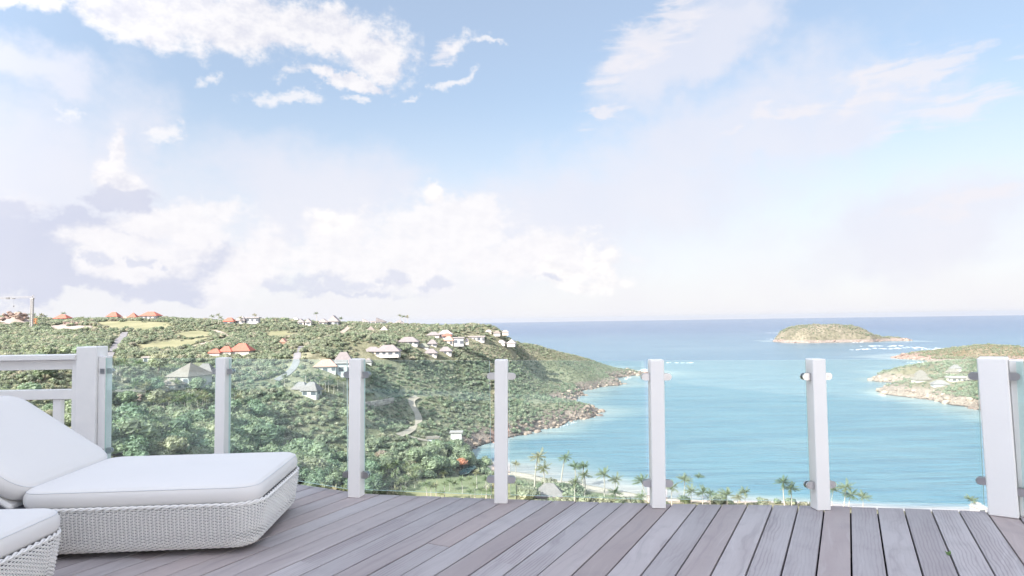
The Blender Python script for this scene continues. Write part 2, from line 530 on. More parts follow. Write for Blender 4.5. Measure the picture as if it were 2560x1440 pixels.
# --- island in the bay mouth
ISL_D = 1545.0
ix = [(p, at_z(p, 851, 0)) for p in (1945, 2268)]
ipx = np.array([1940, 1952, 1962, 1975, 1992, 2020, 2060, 2105, 2130, 2150, 2172, 2190, 2205, 2225, 2245, 2262, 2272])
ipy = np.array([856, 848, 838, 825, 817, 814, 813, 814, 818, 828, 837, 842, 846, 844, 846, 848, 856])
iX = np.array([at_y(a, b, ISL_D).x for a, b in zip(ipx, ipy)])
iZ = np.array([at_y(a, b, ISL_D).z for a, b in zip(ipx, ipy)])
iZ = np.maximum(iZ, -3)


class Island(Land):
    def __init__(s):
        s.step = 4.0
        s.xs, s.ys = np.arange(iX[0] - 12, iX[-1] + 12, 4.0), np.arange(ISL_D - 110, ISL_D + 130, 4.0)
        X, Y = np.meshgrid(s.xs, s.ys)
        wob = (fbm(X, Y, 45, 3, 55) - 0.5) * 26
        prof = np.interp(X + wob * 0.3, iX, iZ, left=-6, right=-6)
        half = 35 + 45 * np.clip(prof, 0, 30) / 30
        v = np.abs(Y - ISL_D + wob * 0.6) / half
        body = (prof + 3) * np.sqrt(np.clip(1 - np.clip(v, 0, 1) ** 2.6, 0, 1)) - 3.2
        Z = body + (fbm(X, Y, 22, 4, 77) - 0.5) * 5.5 * sstep(body, -1, 10)
        s.Z = np.maximum(np.where(Z > 0, Z + 2.0 * sstep(Z, 0, 2), Z), -7)


isle = Island()


def land_mat(name, soil, dry, rock, sand=None, rocktop=5.0, slope=True):
    mt = bpy.data.materials.new(name)
    mt.use_nodes = True
    N = NT(mt.node_tree)
    bs = mt.node_tree.nodes['Principled BSDF']
    geo = N.n('ShaderNodeNewGeometry')
    pos = geo.outputs['Position']
    z = N.n('ShaderNodeSeparateXYZ', {0: pos}).outputs[2]
    n1 = N.noise(pos, 0.02, 6, 0.6)
    n2 = N.noise(pos, 0.22, 6, 0.65)
    n3 = N.noise(pos, 0.9, 5, 0.65)
    g = N.mix(N.ss(n1, 0.4, 0.62), soil, dry)
    g = N.mix(N.ss(n2, 0.42, 0.66, 0, 0.8), g, tuple(x * 0.5 for x in soil))
    rk = N.mix(N.ss(n3, 0.35, 0.65), rock, tuple(x * 0.45 for x in rock))
    rk = N.mix(N.ss(n2, 0.45, 0.7, 0, 0.7), rk, tuple(min(1, x * 1.45) for x in rock))
    rk = N.mix(N.ss(z, 0.9, 0.1), rk, (0.05, 0.042, 0.04))          # wet band at the waterline
    zz = N.m('ADD', z, N.m('MULTIPLY', N.m('SUBTRACT', n2, 0.5), 7.0))
    col = N.mix(N.ss(zz, rocktop, rocktop + 2.5), rk, g)
    if sand:
        sn = N.mix(N.ss(n2, 0.35, 0.7), sand, tuple(x * 0.8 for x in sand))
        sn = N.mix(N.ss(z, 0.5, 0.05), sn, tuple(x * 0.55 for x in sand))
        x0 = at_z(1185, 1150, 0)
        sp = N.n('ShaderNodeSeparateXYZ', {0: pos})
        inbay = N.ss(sp.outputs[1], 302, 286)
        bay = N.mix(N.ss(N.m('ADD', z, N.m('MULTIPLY', N.m('SUBTRACT', n2, 0.5), 1.6)), 1.3, 2.2), sn, g)
        col = N.mix(inbay, col, bay)
    N.set(bs.inputs['Base Color'], col)
    bs.inputs['Roughness'].default_value = 0.95
    bs.inputs['Specular IOR Level'].default_value = 0.15
    bp = N.n('ShaderNodeBump', {'Strength': 0.8, 'Distance': 0.9, 'Height': n3})
    N.set(bs.inputs['Normal'], bp.outputs[0])
    return mt


M_hill = land_mat('hill_ground', (0.20, 0.20, 0.125), (0.29, 0.275, 0.19), (0.31, 0.235, 0.20), sand=(0.66, 0.56, 0.47))
M_pen = land_mat('peninsula_ground', (0.21, 0.175, 0.11), (0.27, 0.23, 0.165), (0.34, 0.26, 0.22), rocktop=6.0)
M_isle = land_mat('island_ground', (0.185, 0.17, 0.12), (0.27, 0.235, 0.18), (0.31, 0.26, 0.23), rocktop=5.0)
hill.build('hillside', M_hill)
penin.build('peninsula', M_pen)
isle.build('island', M_isle)

# ------------------------------------------------------------------ sea
SEA_R = 16500.0
azs = np.radians(np.concatenate([np.linspace(-84, -46, 24)[:-1], np.linspace(-46, 46, 300), np.linspace(46, 84, 24)[1:]]))
rs = np.concatenate([np.geomspace(120, 2500, 260), np.geomspace(2500, SEA_R, 60)[1:]])
Rr, Aa = np.meshgrid(rs, azs)
SX, SY = Rr * np.sin(Aa), Rr * np.cos(Aa)
shore = np.minimum(0, hill.h(np.clip(SX, -519, 419), np.clip(SY, 9, 979)))
inh = (SX > -519) & (SX < 419) & (SY < 979)
dep = np.where(inh, -shore, 6.0)
inp = (SX > 191) & (SX < 799) & (SY > 301) & (SY < 1079)
dep = np.where(inp, np.minimum(dep, -np.minimum(0, penin.h(SX, SY))), dep)
ini = (SX > isle.xs[0]) & (SX < isle.xs[-1]) & (SY > isle.ys[0]) & (SY < isle.ys[-1])
dep = np.where(ini, np.minimum(dep, -np.minimum(0, isle.h(SX, SY))), dep)
nz = fbm(SX, SY, 180, 4, 5) - 0.5
nz2 = fbm(SX * 0.35, SY, 60, 4, 8) - 0.5
turq, mid, deep = np.array([0.125, 0.235, 0.295]), np.array([0.078, 0.168, 0.232]), np.array([0.030, 0.090, 0.185])
shal, sandc = np.array([0.29, 0.365, 0.365]), np.array([0.44, 0.39, 0.375])
L = lambda a, b, t: a + (b - a) * t[..., None]
rr = Rr + nz * 380 + nz2 * 160
WC = L(np.broadcast_to(turq, SX.shape + (3,)), mid, sstep(rr, 520, 1100))
WC = L(WC, deep, sstep(rr, 1150, 3600))
WC = L(WC, shal, (1 - sstep(dep + nz2 * 2.2, 1.6, 6.6)) * 0.85)
sandy = (1 - sstep(dep + nz * 1.6 + nz2 * 1.6, 0.7, 4.6)) * (1 - np.clip(cliff_main(SX, SY), 0, 1) * 0.75) * inh
WC = L(WC, sandc, sandy * 0.9)
WC = L(WC, np.array([0.05, 0.12, 0.15]), sstep(fbm(SX, SY, 50, 4, 31), 0.56, 0.68) * (dep < 5) * 0.35 * (Rr > 380))   # reef patches
nA, nR = SX.shape
idx = np.arange(nA * nR).reshape(nA, nR)
q = np.stack([idx[:-1, :-1], idx[1:, :-1], idx[1:, 1:], idx[:-1, 1:]], 2).reshape(-1, 4)
me = bpy.data.meshes.new('sea')
V = np.stack([SX, SY, np.zeros_like(SX)], 2).reshape(-1, 3)
me.from_pydata(V.tolist(), [], q[:, ::-1].tolist())
ca = me.color_attributes.new('water', 'FLOAT_COLOR', 'POINT')
ca.data.foreach_set('color', np.concatenate([WC.reshape(-1, 3), np.ones((nA * nR, 1))], 1).astype(np.float32).ravel())
mt = bpy.data.materials.new('sea_water')
mt.use_nodes = True
N = NT(mt.node_tree)
bs = mt.node_tree.nodes['Principled BSDF']
pos = N.n('ShaderNodeNewGeometry').outputs['Position']
wcol = N.n('ShaderNodeVertexColor', layer_name='water').outputs[0]
stretch = N.n('ShaderNodeMapping', {'Vector': pos, 'Rotation': (0, 0, R(-8)), 'Scale': (0.30, 1.0, 1)}).outputs[0]
w1 = N.noise(stretch, 0.055, 7, 0.62)
w2 = N.noise(stretch, 0.33, 5, 0.6)
w3 = N.noise(pos, 1.6, 4, 0.6)
streak = N.noise(N.n('ShaderNodeMapping', {'Vector': pos, 'Rotation': (0, 0, R(-5)), 'Scale': (0.07, 1.0, 1)}).outputs[0], 0.16, 6, 0.66)
wc = N.mix(N.ss(w1, 0.36, 0.66, 0.0, 0.40), wcol, N.mix(1.0, wcol, (0.50, 0.66, 0.80), 'MULTIPLY'))
wc = N.mix(N.ss(streak, 0.50, 0.68, 0.0, 0.75), wc, N.mix(1.0, wcol, (0.42, 0.60, 0.74), 'MULTIPLY'))
wc = N.mix(N.ss(streak, 0.46, 0.30, 0.0, 0.4), wc, N.mix(1.0, wcol, (1.35, 1.25, 1.2), 'MULTIPLY'))
cap = N.m('MULTIPLY', N.ss(N.noise(stretch, 0.12, 8, 0.68), 0.635, 0.70), N.ss(N.m('ABSOLUTE', N.n('ShaderNodeSeparateXYZ', {0: pos}).outputs[1]), 700, 1300, 0.0, 0.65))
wc = N.mix(cap, wc, (0.8, 0.82, 0.84))                                    # whitecaps outside the bay
N.set(bs.inputs['Base Color'], wc)
bs.inputs['Roughness'].default_value = 0.22
bs.inputs['IOR'].default_value = 1.33
hgt = N.m('ADD', N.m('MULTIPLY', w1, 2.2), N.m('ADD', N.m('MULTIPLY', w2, 0.55), N.m('MULTIPLY', w3, 0.10)))
N.set(bs.inputs['Normal'], N.n('ShaderNodeBump', {'Strength': 0.85, 'Distance': 1.3, 'Height': hgt}).outputs[0])
me.materials.append(mt)
me.update()
tag(link('sea', me), kind='structure')


# breaking water: low, thin sheets of foam over the reef and at the rocks
M_foam = mat('foam', (0.82, 0.84, 0.86), 0.9, 0.1)
fv, ff = [], []


def foam_streak(p0, p1, wid, n=26, seed=0):
    a, b = at_z(*p0, 0), at_z(*p1, 0)
    t = (b - a)
    nrm = Vector((-t.y, t.x, 0)).normalized()
    r_ = random.Random(seed)
    for k in range(n):
        u = r_.random()
        c = a.lerp(b, u) + nrm * r_.gauss(0, 1) * wid * 0.5
        ln, w = t.length / n * r_.uniform(0.8, 2.6), wid * r_.uniform(0.08, 0.30)
        d = (t.normalized() + nrm * r_.uniform(-0.15, 0.15)).normalized()
        e = Vector((-d.y, d.x, 0))
        base = len(fv)
        m_ = 9
        for j in range(m_):
            ang = 2 * math.pi * j / m_
            rad = r_.uniform(0.55, 1.1)
            q_ = c + d * math.cos(ang) * ln * 0.5 * rad + e * math.sin(ang) * w * rad
            fv.append((q_.x, q_.y, 0.06))
        fv.append((c.x, c.y, 0.32))
        for j in range(m_):
            ff.append((base + j, base + (j + 1) % m_, base + m_))


for i, (a, b, w) in enumerate([((1918, 832), (1958, 833), 10), ((1925, 848), (1962, 847), 12), ((1962, 852), (2030, 856), 8), ((2130, 857), (2200, 853), 8),
                               ((2160, 866), (2250, 864), 26), ((2135, 875), (2185, 872), 10), ((2200, 872), (2300, 868), 22), ((2290, 872), (2420, 876), 12),
                               ((2330, 870), (2400, 873), 14), ((1660, 907), (1735, 907), 7), ((1598, 927), (1618, 922), 5), ((1602, 933), (1612, 926), 4),
                               ((2200, 986), (2212, 990), 2), ((1400, 1068), (1440, 1055), 1.2), ((2270, 906), (2330, 905), 4), ((1560, 950), (1575, 942), 3)]):
    foam_streak(a, b, w, 22, i)
tag(mesh_obj('breaking_waves', fv, ff, M_foam), 'white foam breaking over the reef and around the rocks', 'foam', kind='stuff')

# ------------------------------------------------------------------ air
hz_mb = MB().box(-17500, 17500, -300, 17500, -9.0, 92.0)
M_air = bpy.data.materials.new('air')
M_air.use_nodes = True
M_air.node_tree.nodes.clear()
A_ = NT(M_air.node_tree)
A_.n('ShaderNodeOutputMaterial', {'Volume': A_.n('ShaderNodeVolumePrincipled', {'Color': (0.82, 0.88, 1.0, 1), 'Density': 0.00004, 'Anisotropy': 0.35}).outputs[0]})
HAZE = True
if HAZE:
    tag(hz_mb.build('haze', M_air), kind='stuff')
# ------------------------------------------------------------------ terrace
M_white = mat('white_paint', (0.88, 0.855, 0.83), 0.42, 0.4, var=0.12, vscale=4, tint=(0.70, 0.69, 0.70), bump=0.05, bscale=60)
M_timber = mat('white_painted_timber', (0.89, 0.875, 0.86), 0.5, 0.35, var=0.18, vscale=6, tint=(0.70, 0.70, 0.71), bump=0.08, bscale=70)
M_steel = mat('brushed_steel', (0.58, 0.57, 0.58), 0.3, 0.5, metal=1.0, bump=0.03, bscale=200)
M_black = mat('black_gap', (0.02, 0.02, 0.022), 0.9, 0.1)

PA = R(26.9)                                            # the planks run 27 degrees off the view axis
PLANK = bpy.data.materials.new('weathered_plank')
PLANK.use_nodes = True
N = NT(PLANK.node_tree)
bs = PLANK.node_tree.nodes['Principled BSDF']
tco = N.n('ShaderNodeTexCoord').outputs['Object']
oi = N.n('ShaderNodeObjectInfo').outputs['Random']
off_ = N.n('ShaderNodeCombineXYZ', {0: N.m('MULTIPLY', oi, 91.0), 1: N.m('MULTIPLY', oi, 37.0), 2: N.m('MULTIPLY', oi, 13.0)}).outputs[0]
pv = N.vm('ADD', tco, off_)
bend = N.noise(N.vm('MULTIPLY', pv, (1.1, 3.5, 1.0)), 1.0, 3, 0.5)
gv = N.vm('ADD', N.vm('MULTIPLY', pv, (0.9, 26.0, 1.0)), N.n('ShaderNodeCombineXYZ', {0: 0.0, 1: N.m('MULTIPLY', bend, 9.0), 2: 0.0}).outputs[0])
grain = N.noise(gv, 1.0, 7, 0.62)
wood = N.noise(N.vm('MULTIPLY', pv, (0.55, 3.0, 1.0)), 1.6, 4, 0.55)
fineg = N.noise(N.vm('MULTIPLY', pv, (5.0, 260.0, 1.0)), 1.0, 4, 0.6)
stain = N.noise(pv, 5.5, 6, 0.6)
rings = N.n('ShaderNodeTexWave', {'Vector': N.vm('MULTIPLY', pv, (0.33, 1.0, 1.0)), 'Scale': 17.0, 'Distortion': 7.0, 'Detail': 3.0, 'Detail Scale': 0.7}, bands_direction='Y').outputs['Fac']
rnd2 = N.m('FRACT', N.m('MULTIPLY', oi, 7.31))
rnd3 = N.m('FRACT', N.m('MULTIPLY', oi, 23.7))
cgrey = N.mix(rnd2, (0.365, 0.335, 0.345), (0.485, 0.45, 0.46))
cred = N.mix(rnd2, (0.34, 0.275, 0.265), (0.44, 0.36, 0.35))
colr = N.mix(N.m('MULTIPLY', N.ss(rnd3, 0.45, 0.95), 0.85), cgrey, cred)
colr = N.mix(N.ss(wood, 0.4, 0.7, 0.0, 0.35), colr, (0.30, 0.245, 0.25))
colr = N.mix(N.ss(stain, 0.5, 0.75, 0.0, 0.22), colr, (0.22, 0.20, 0.22))
colr = N.mix(N.ss(grain, 0.50, 0.74, 0.0, 0.55), colr, (0.27, 0.24, 0.255))
colr = N.mix(N.ss(grain, 0.44, 0.22, 0.0, 0.35), colr, (0.62, 0.59, 0.61))
rw = N.m('MULTIPLY', N.ss(rings, 0.55, 0.95), N.m('MULTIPLY', N.ss(rnd3, 0.62, 0.2), N.ss(wood, 0.42, 0.6, 0.1, 0.5)))
colr = N.mix(rw, colr, (0.22, 0.19, 0.21))
colr = N.mix(N.ss(fineg, 0.58, 0.75, 0.0, 0.25), colr, (0.20, 0.18, 0.19))
N.set(bs.inputs['Base Color'], colr)
bs.inputs['Roughness'].default_value = 0.62
bs.inputs['Specular IOR Level'].default_value = 0.25
hh = N.m('ADD', N.m('MULTIPLY', grain, 1.0), N.m('MULTIPLY', fineg, 0.5))
N.set(bs.inputs['Normal'], N.n('ShaderNodeBump', {'Strength': 0.35, 'Distance': 0.003, 'Height': hh}).outputs[0])

# railing line: post feet on the deck, from the timber corner post to the right-hand corner
post_px = [(547, 895, 1192), (885, 898, 1245), (1252, 900, 1260), (1646, 900, 1272), (2057, 898, 1277)]   # x, top y, foot y
posts = []
for px_, yt, yb in post_px:
    b = at_z(px_ + (yb - yt) * 0.0, yb, DECK)
    posts.append(b)
# x of a post is given at mid-height; foot and head lean as in the photograph
p_head = [(551, 895), (887, 898), (1253, 900), (1643, 900), (2048, 898)]
p_foot = [(546, 1192), (884, 1245), (1252, 1260), (1648, 1272), (2061, 1277)]
posts = [at_z(x, y, DECK) for x, y in p_foot]
heads = [at_y(h_[0], h_[1], f_.y) for h_, f_ in zip(p_head, posts)]
corner_l = at_y(222, 866, 5.85)
corner_r_f = at_z(2512, 1295, DECK)
corner_r_h = at_y(2482, 896, corner_r_f.y)
edge_pts = [(-14.0, 6.05), (corner_l.x + 0.05, 6.08)] + [(p.x + 0.03, p.y + 0.115) for p in posts] + [(corner_r_f.x + 0.02, corner_r_f.y + 0.13), (4.3, 3.62), (9.0, 2.3)]
ca_, sa_ = math.cos(PA), math.sin(PA)


def to_pl(x, y):            # plank frame: a along, p across
    return x * sa_ + y * ca_, x * ca_ - y * sa_


def far_a(p):
    e = [to_pl(*q_) for q_ in edge_pts]
    best = None
    for (a0, q0), (a1, q1) in zip(e[:-1], e[1:]):
        lo, hi = min(q0, q1), max(q0, q1)
        if lo <= p <= hi and hi > lo:
            t = (p - q0) / (q1 - q0)
            v = a0 + (a1 - a0) * t
            best = v if best is None else min(best, v)
    return best if best is not None else 4.0


deck = MB()
PITCHP, GAP, TH = 0.1525, 0.0090, 0.028
gB = at_z(2125, 1272, DECK)
gB2 = at_z(2131, 1436, DECK)
p_ref = (to_pl(gB.x, gB.y)[1] + to_pl(gB2.x, gB2.y)[1]) / 2
for k in range(11):          # joists, square to the planks
    a = -3.5 + k * 0.75
    c_ = (a * sa_, a * ca_)
    ps = [q_ for q_ in np.arange(-11, 8, .05) if far_a(q_) > a + .16 and c_[1] - sa_ * q_ > -1.2]
    if len(ps) < 4: continue
    s0_, s1_ = min(ps), max(ps)
    deck.add([(c_[0] + ca_ * s_ + sa_ * w_, c_[1] - sa_ * s_ + ca_ * w_, DECK - TH - 0.004 - d_) for s_ in (s0_, s1_) for w_ in (-.035, .035) for d_ in (0, .14)],
             [(0, 2, 6, 4), (1, 5, 7, 3), (0, 4, 5, 1), (2, 3, 7, 6), (0, 1, 3, 2), (4, 6, 7, 5)])
fas = []
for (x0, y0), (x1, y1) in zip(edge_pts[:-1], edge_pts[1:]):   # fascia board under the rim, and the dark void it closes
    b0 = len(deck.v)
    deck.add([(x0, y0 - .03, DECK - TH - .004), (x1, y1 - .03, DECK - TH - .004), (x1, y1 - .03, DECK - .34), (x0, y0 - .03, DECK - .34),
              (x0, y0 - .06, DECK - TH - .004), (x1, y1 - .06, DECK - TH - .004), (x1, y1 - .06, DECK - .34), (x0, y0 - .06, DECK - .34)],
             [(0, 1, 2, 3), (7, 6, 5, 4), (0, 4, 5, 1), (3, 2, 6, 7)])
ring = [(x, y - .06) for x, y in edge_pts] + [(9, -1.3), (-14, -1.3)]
deck.add([(x, y, DECK - .36) for x, y in ring], [tuple(range(len(ring)))])  # dark sheet standing in for the shade under the planks
deck_o = tag(deck.build('deck', mat('shaded_underdeck', (0.045, 0.04, 0.042), 0.9, 0.1)), kind='structure')  # near-black colour paints in the shade seen through the plank gaps
ri = random.Random(11)
joint_px = {}
joints = [at_z(*q_, DECK) for q_ in [(643, 1362), (770, 1407), (1110, 1365), (1003, 1300), (1275, 1410)]]
joints = [to_pl(j.x, j.y) for j in joints]
for k in range(-58, 26):
    pl0, pl1 = p_ref + k * PITCHP + GAP / 2, p_ref + (k + 1) * PITCHP - GAP / 2
    pm = (pl0 + pl1) / 2
    f0, f1 = far_a(pl0), far_a(pl1)
    near = -1.2
    if max(f0, f1) < near + 0.3: continue
    cuts = sorted([j[0] for j in joints if pl0 <= j[1] <= pl1 and j[0] < min(f0, f1) - 0.3])
    if not cuts and pm < -3.2 and ri.random() < 0.4:
        cuts = [ri.uniform(0.5, 3.5)]
    segs, lo = [], near
    for c_ in cuts + [None]:
        segs.append((lo, lo, f0, f1) if c_ is None else (lo, lo, c_ - .001, c_ - .001))
        lo = (c_ or 0) + .001
    for (a0, a1, b0, b1) in segs:
        dz, ch = ri.uniform(-.0012, .0012), .002
        am, ctr = (a0 + b0) / 2, None
        ox, oy = am * sa_ + pm * ca_, am * ca_ - pm * sa_
        hw = (pl1 - pl0) / 2
        prof = [(-hw, -TH), (-hw, -ch), (-hw + ch, 0), (hw - ch, 0), (hw, -ch), (hw, -TH)]
        vs = []
        for end in (0, 1):
            for q_, z in prof:
                t = (q_ + hw) / (2 * hw)
                a = (a0 + (a1 - a0) * t) if end == 0 else (b0 + (b1 - b0) * t)
                vs.append((a - am, -q_, z + dz))       # local x along the plank, local y to its left
        n = len(prof)
        fs = [(i, (i + 1) % n, n + (i + 1) % n, n + i) for i in range(n)] + [tuple(reversed(range(n))), tuple(range(n, 2 * n))]
        o = mesh_obj('plank', vs, fs, PLANK, deck_o)
        o.location = (ox, oy, DECK)
        o.rotation_euler = (0, 0, math.pi / 2 - PA)

# ------------------------------------------------------------------ glass railing
G = bpy.data.materials.new('clear_glass')
G.use_nodes = True
G.node_tree.nodes.clear()
N = NT(G.node_tree)
fr = N.m('MULTIPLY_ADD', N.m('POWER', N.n('ShaderNodeLayerWeight', {'Blend': 0.5}).outputs['Facing'], 5.0), 0.9, 0.038)
tr = N.n('ShaderNodeBsdfTransparent', {'Color': (0.90, 0.970, 0.962, 1)})
gl = N.n('ShaderNodeBsdfGlossy', {'Color': (0.97, 1.0, 0.99, 1), 'Roughness': 0.02})
mx = N.n('ShaderNodeMixShader', {0: fr, 1: tr.outputs[0], 2: gl.outputs[0]})
# pale diffuse film painted in for the milky veil of reflections on the pane
film = N.n('ShaderNodeBsdfDiffuse', {'Color': (0.75, 0.78, 0.78, 1)})
fx_ = N.ss(N.noise(N.n('ShaderNodeTexCoord').outputs['Object'], 1.3, 6, 0.6), 0.35, 0.75, 0.012, 0.055)
mx2 = N.n('ShaderNodeMixShader', {0: fx_, 1: mx.outputs[0], 2: film.outputs[0]})
N.n('ShaderNodeOutputMaterial', {'Surface': mx2.outputs[0]})
GE = mat('glass_edge', (0.66, 0.82, 0.75), 0.25, 0.5)

rail = tag(empty('glass_railing', (posts[2].x, posts[2].y, DECK)), 'glass balustrade with white posts along the far edge of the timber deck', 'railing')


def loc_(v):
    return Vector(v) - rail.location


def clamp_mesh():
    """D shaped glass clamp: two steel cheeks with a rubber line between; reaches along +x from the post face"""
    mb = MB()
    for y0, y1 in ((-.019, -.0065), (.0065, .019)):
        out = [(0, -.023), (.032, -.023)] + [(.032 + .023 * math.sin(t), -.023 * math.cos(t)) for t in np.linspace(0.25, math.pi - 0.25, 8)] + [(.032, .023), (0, .023)]
        n = len(out)
        vs = [(x, y0, z) for x, z in out] + [(x, y1, z) for x, z in out]
        fs = [tuple(range(n)), tuple(reversed(range(n, 2 * n)))] + [(i, n + i, n + (i + 1) % n, (i + 1) % n) for i in range(n)]
        mb.add(vs, fs)
    mb.box(0, .008, -.0064, .0064, -.021, .021)
    mb.tube([(.03, -.0195, 0), (.03, -.0225, 0)], .006, 8)
    return mb.mesh('clamp', M_steel)


CL = clamp_mesh()


def post_mesh(w, h, capm=0.0):
    mb = MB()
    mb.box(-w / 2, w / 2, -w / 2, w / 2, 0, h, bev=.004)
    return mb


posthalf = 0.045
tops = []
n_p = len(posts)
line = [Vector((corner_l.x + 0.16, 5.86, 0))] + [Vector((p.x, p.y, 0)) for p in posts] + [Vector((corner_r_f.x - 0.05, corner_r_f.y, 0))]
yaw = []
for i in range(1, n_p + 1):
    t = (line[i + 1] - line[i]).normalized() + (line[i] - line[i - 1]).normalized()
    yaw.append(math.atan2(t.y, t.x))
yaw[1] = R(-11)
yaw[2] = R(-1.5)
yaw[3] = R(-0.5)
yaw[4] = R(5)
yaw[0] = R(-12)
for i, (b, hd) in enumerate(zip(posts, heads)):
    ax = hd - b
    h = ax.length
    c0 = Vector((b.x, b.y, 0)) + Vector((-math.sin(yaw[i]), math.cos(yaw[i]), 0)) * posthalf
    o = post_mesh(0.09, h).build('post', M_white, rail)
    q_ = ax.to_track_quat('Z', 'Y').to_matrix()
    lean = Matrix.Rotation(math.atan2(ax.x, ax.z), 4, 'Y')
    o.matrix_local = Matrix.Translation(loc_((c0.x, c0.y, DECK + .001))) @ lean @ Matrix.Rotation(yaw[i], 4, 'Z')
    for sgn in (-1, 1):
        for z in (0.155, h - 0.115):
            cobj = link('clamp', CL, o)
            cobj.location = (sgn * (0.045 + .0005), 0.0, z)
            cobj.rotation_euler = (0, 0, 0 if sgn > 0 else math.pi)
    tops.append((c0, h, lean, yaw[i]))


def pane(p0, p1, z0, z1, name='glass_pane'):
    """p0, p1: plan positions of the two vertical edges"""
    d = Vector((p1[0] - p0[0], p1[1] - p0[1], 0))
    n = Vector((-d.y, d.x, 0)).normalized() * .005
    a, b = Vector((p0[0], p0[1], 0)), Vector((p1[0], p1[1], 0))
    vs = [loc_((*(q_ + s_).xy, z)) for q_, zz in ((a, (z0[0], z1[0])), (b, (z0[1], z1[1]))) for z in zz for s_ in (-n, n)]
    # order: a z0 -,+ ; a z1 -,+ ; b z0 -,+ ; b z1 -,+
    fs = [(0, 4, 6, 2), (1, 3, 7, 5), (2, 6, 7, 3), (0, 1, 5, 4), (0, 2, 3, 1), (4, 5, 7, 6)]
    return mesh_obj(name, vs, fs, [G, GE], rail, midx=[0, 0, 1, 1, 1, 1])


def side(i, sgn):
    c0, h, lean, yw = tops[i]
    return (c0.x + math.cos(yw) * sgn * 0.066, c0.y + math.sin(yw) * sgn * 0.066)


H = lambda i: DECK + tops[i][1] - 0.008
pl_x = at_y(266, 900, 5.86)
pane((pl_x.x, 5.86), side(0, -1), (DECK + .05, DECK + .05), (H(0) + .005, H(0)))
for i in range(n_p - 1):
    pane(side(i, 1), side(i + 1, -1), (DECK + .05, DECK + .05), (H(i), H(i + 1)))

# right-hand corner post: broad, square, with a narrower upright behind it, and the return pane towards the right
ax = corner_r_h - corner_r_f
hc = ax.length
cw = .152
cpost = MB().box(-cw / 2, cw / 2, 0, cw, 0, hc, bev=.006).build('corner_post', M_white, rail)
lean = Matrix.Rotation(math.atan2(ax.x, ax.z), 4, 'Y')
CY = R(-40)
cpost.matrix_local = Matrix.Translation(loc_((corner_r_f.x - .0, corner_r_f.y + .01, DECK + .001))) @ lean @ Matrix.Rotation(CY, 4, 'Z')
cw2 = lambda x, y: (corner_r_f.x + x * math.cos(CY) - y * math.sin(CY), corner_r_f.y + .01 + x * math.sin(CY) + y * math.cos(CY))
for px_, z in ((-cw / 2 - .0005, hc - .115), (-cw / 2 - .0005, .20)):
    cobj = link('clamp', CL, cpost)
    cobj.location = (px_, .045, z)
    cobj.rotation_euler = (0, 0, math.pi)
for z in (hc - .115, .155):
    cobj = link('clamp', CL, cpost)
    cobj.location = (cw / 2 + .0005, .045, z)
    cobj.rotation_euler = (0, 0, 0)
up2 = MB().box(-.035, .035, 0, .09, 0, hc - .015, bev=.004).build('upright', M_white, rail)
up2.matrix_local = Matrix.Translation(loc_((*cw2(cw / 2 + .037, .075), DECK + .001))) @ lean @ Matrix.Rotation(CY, 4, 'Z')
pane(side(4, 1), cw2(-cw / 2 - .022, .045), (DECK + .05, DECK + .05), (H(4), DECK + hc - .01))
pane(cw2(cw / 2 + .022, .045), cw2(cw / 2 + 1.1, .045), (DECK + .05, DECK + .05), (DECK + hc - .02, DECK + hc - .02))

# ------------------------------------------------------------------ white timber railing on the left
tr_ = tag(empty('timber_railing', (corner_l.x, 5.85, DECK)), 'white painted timber railing with square end post left of the glass balustrade', 'railing')
K = 5.85 / F


def tl(px, py, y=5.85):
    v = at_y(px, py, y)
    return v.x - tr_.location.x, v.z - DECK


x0, zt = tl(196, 867); x1, _ = tl(246, 867)
MB().box(x0, x1, -.03, .15, -.0, zt, bev=.006).build('end_post', M_timber, tr_)
xa, zr = tl(181, 890); xb, _ = tl(195.5, 890)
MB().box(xa, x0 - .002, .0, .12, 0, zr - .02, bev=.004).build('half_post', M_timber, tr_)
xc, z2 = tl(248, 891); xd, _ = tl(264, 891)
hp = MB().box(x1 + .002, xd, -.005, .105, 0, z2, bev=.004).build('half_post', M_timber, tr_)
for zc in (tl(258, 928)[1], .155):
    cobj = link('clamp', CL, hp)
    cobj.location = (xd + .0005, .03, zc)
    cobj.rotation_euler = (0, 0, 0)
    plate = MB().box(xd - .045, xd - .004, -.009, -.0045, zc - .023, zc + .023, bev=.001).build('fixing_plate', M_steel, hp)
XL = -3.2


def sloped(name, px_top, px_bot, xr, y0, y1):
    """rail with its top edge through the given left and right pixels"""
    (lx, ly), (rx, ry) = px_top
    th = px_bot
    a = tl(lx, ly); b = tl(rx, ry)
    s = (b[1] - a[1]) / (b[0] - a[0]) * 0.0            # rails are level; perspective makes the slope
    z = b[1]
    MB().box(XL, xr, y0, y1, z - th, z, bev=.004).build(name, M_timber, tr_)


sloped('handrail', ((0, 893), (190, 886)), .045, xa + .0 if False else x0 - .003, -.035, .135)
zb = tl(190, 886)[1]
MB().box(XL, xa - .003, .015, .10, zb - .045 - .002 - .085, zb - .047, bev=.004).build('top_rail', M_timber, tr_)
zm = tl(187, 974)[1]
MB().box(XL, xa - .003, .015, .10, zm - .085, zm, bev=.004).build('mid_rail', M_timber, tr_)
MB().box(XL, xa - .003, .015, .10, .06, .13, bev=.004).build('bottom_rail', M_timber, tr_)
bm_ = MB().box(-.035, .035, .03, .085, .132, zm - .087, bev=.003).mesh('baluster', M_timber)
bx0 = tl(138, 1020)[0]
for k in range(12):
    o = link('baluster', bm_, tr_)
    o.location = (bx0 - k * .34, 0, 0)
tr_.rotation_euler = (0, 0, R(2.0))

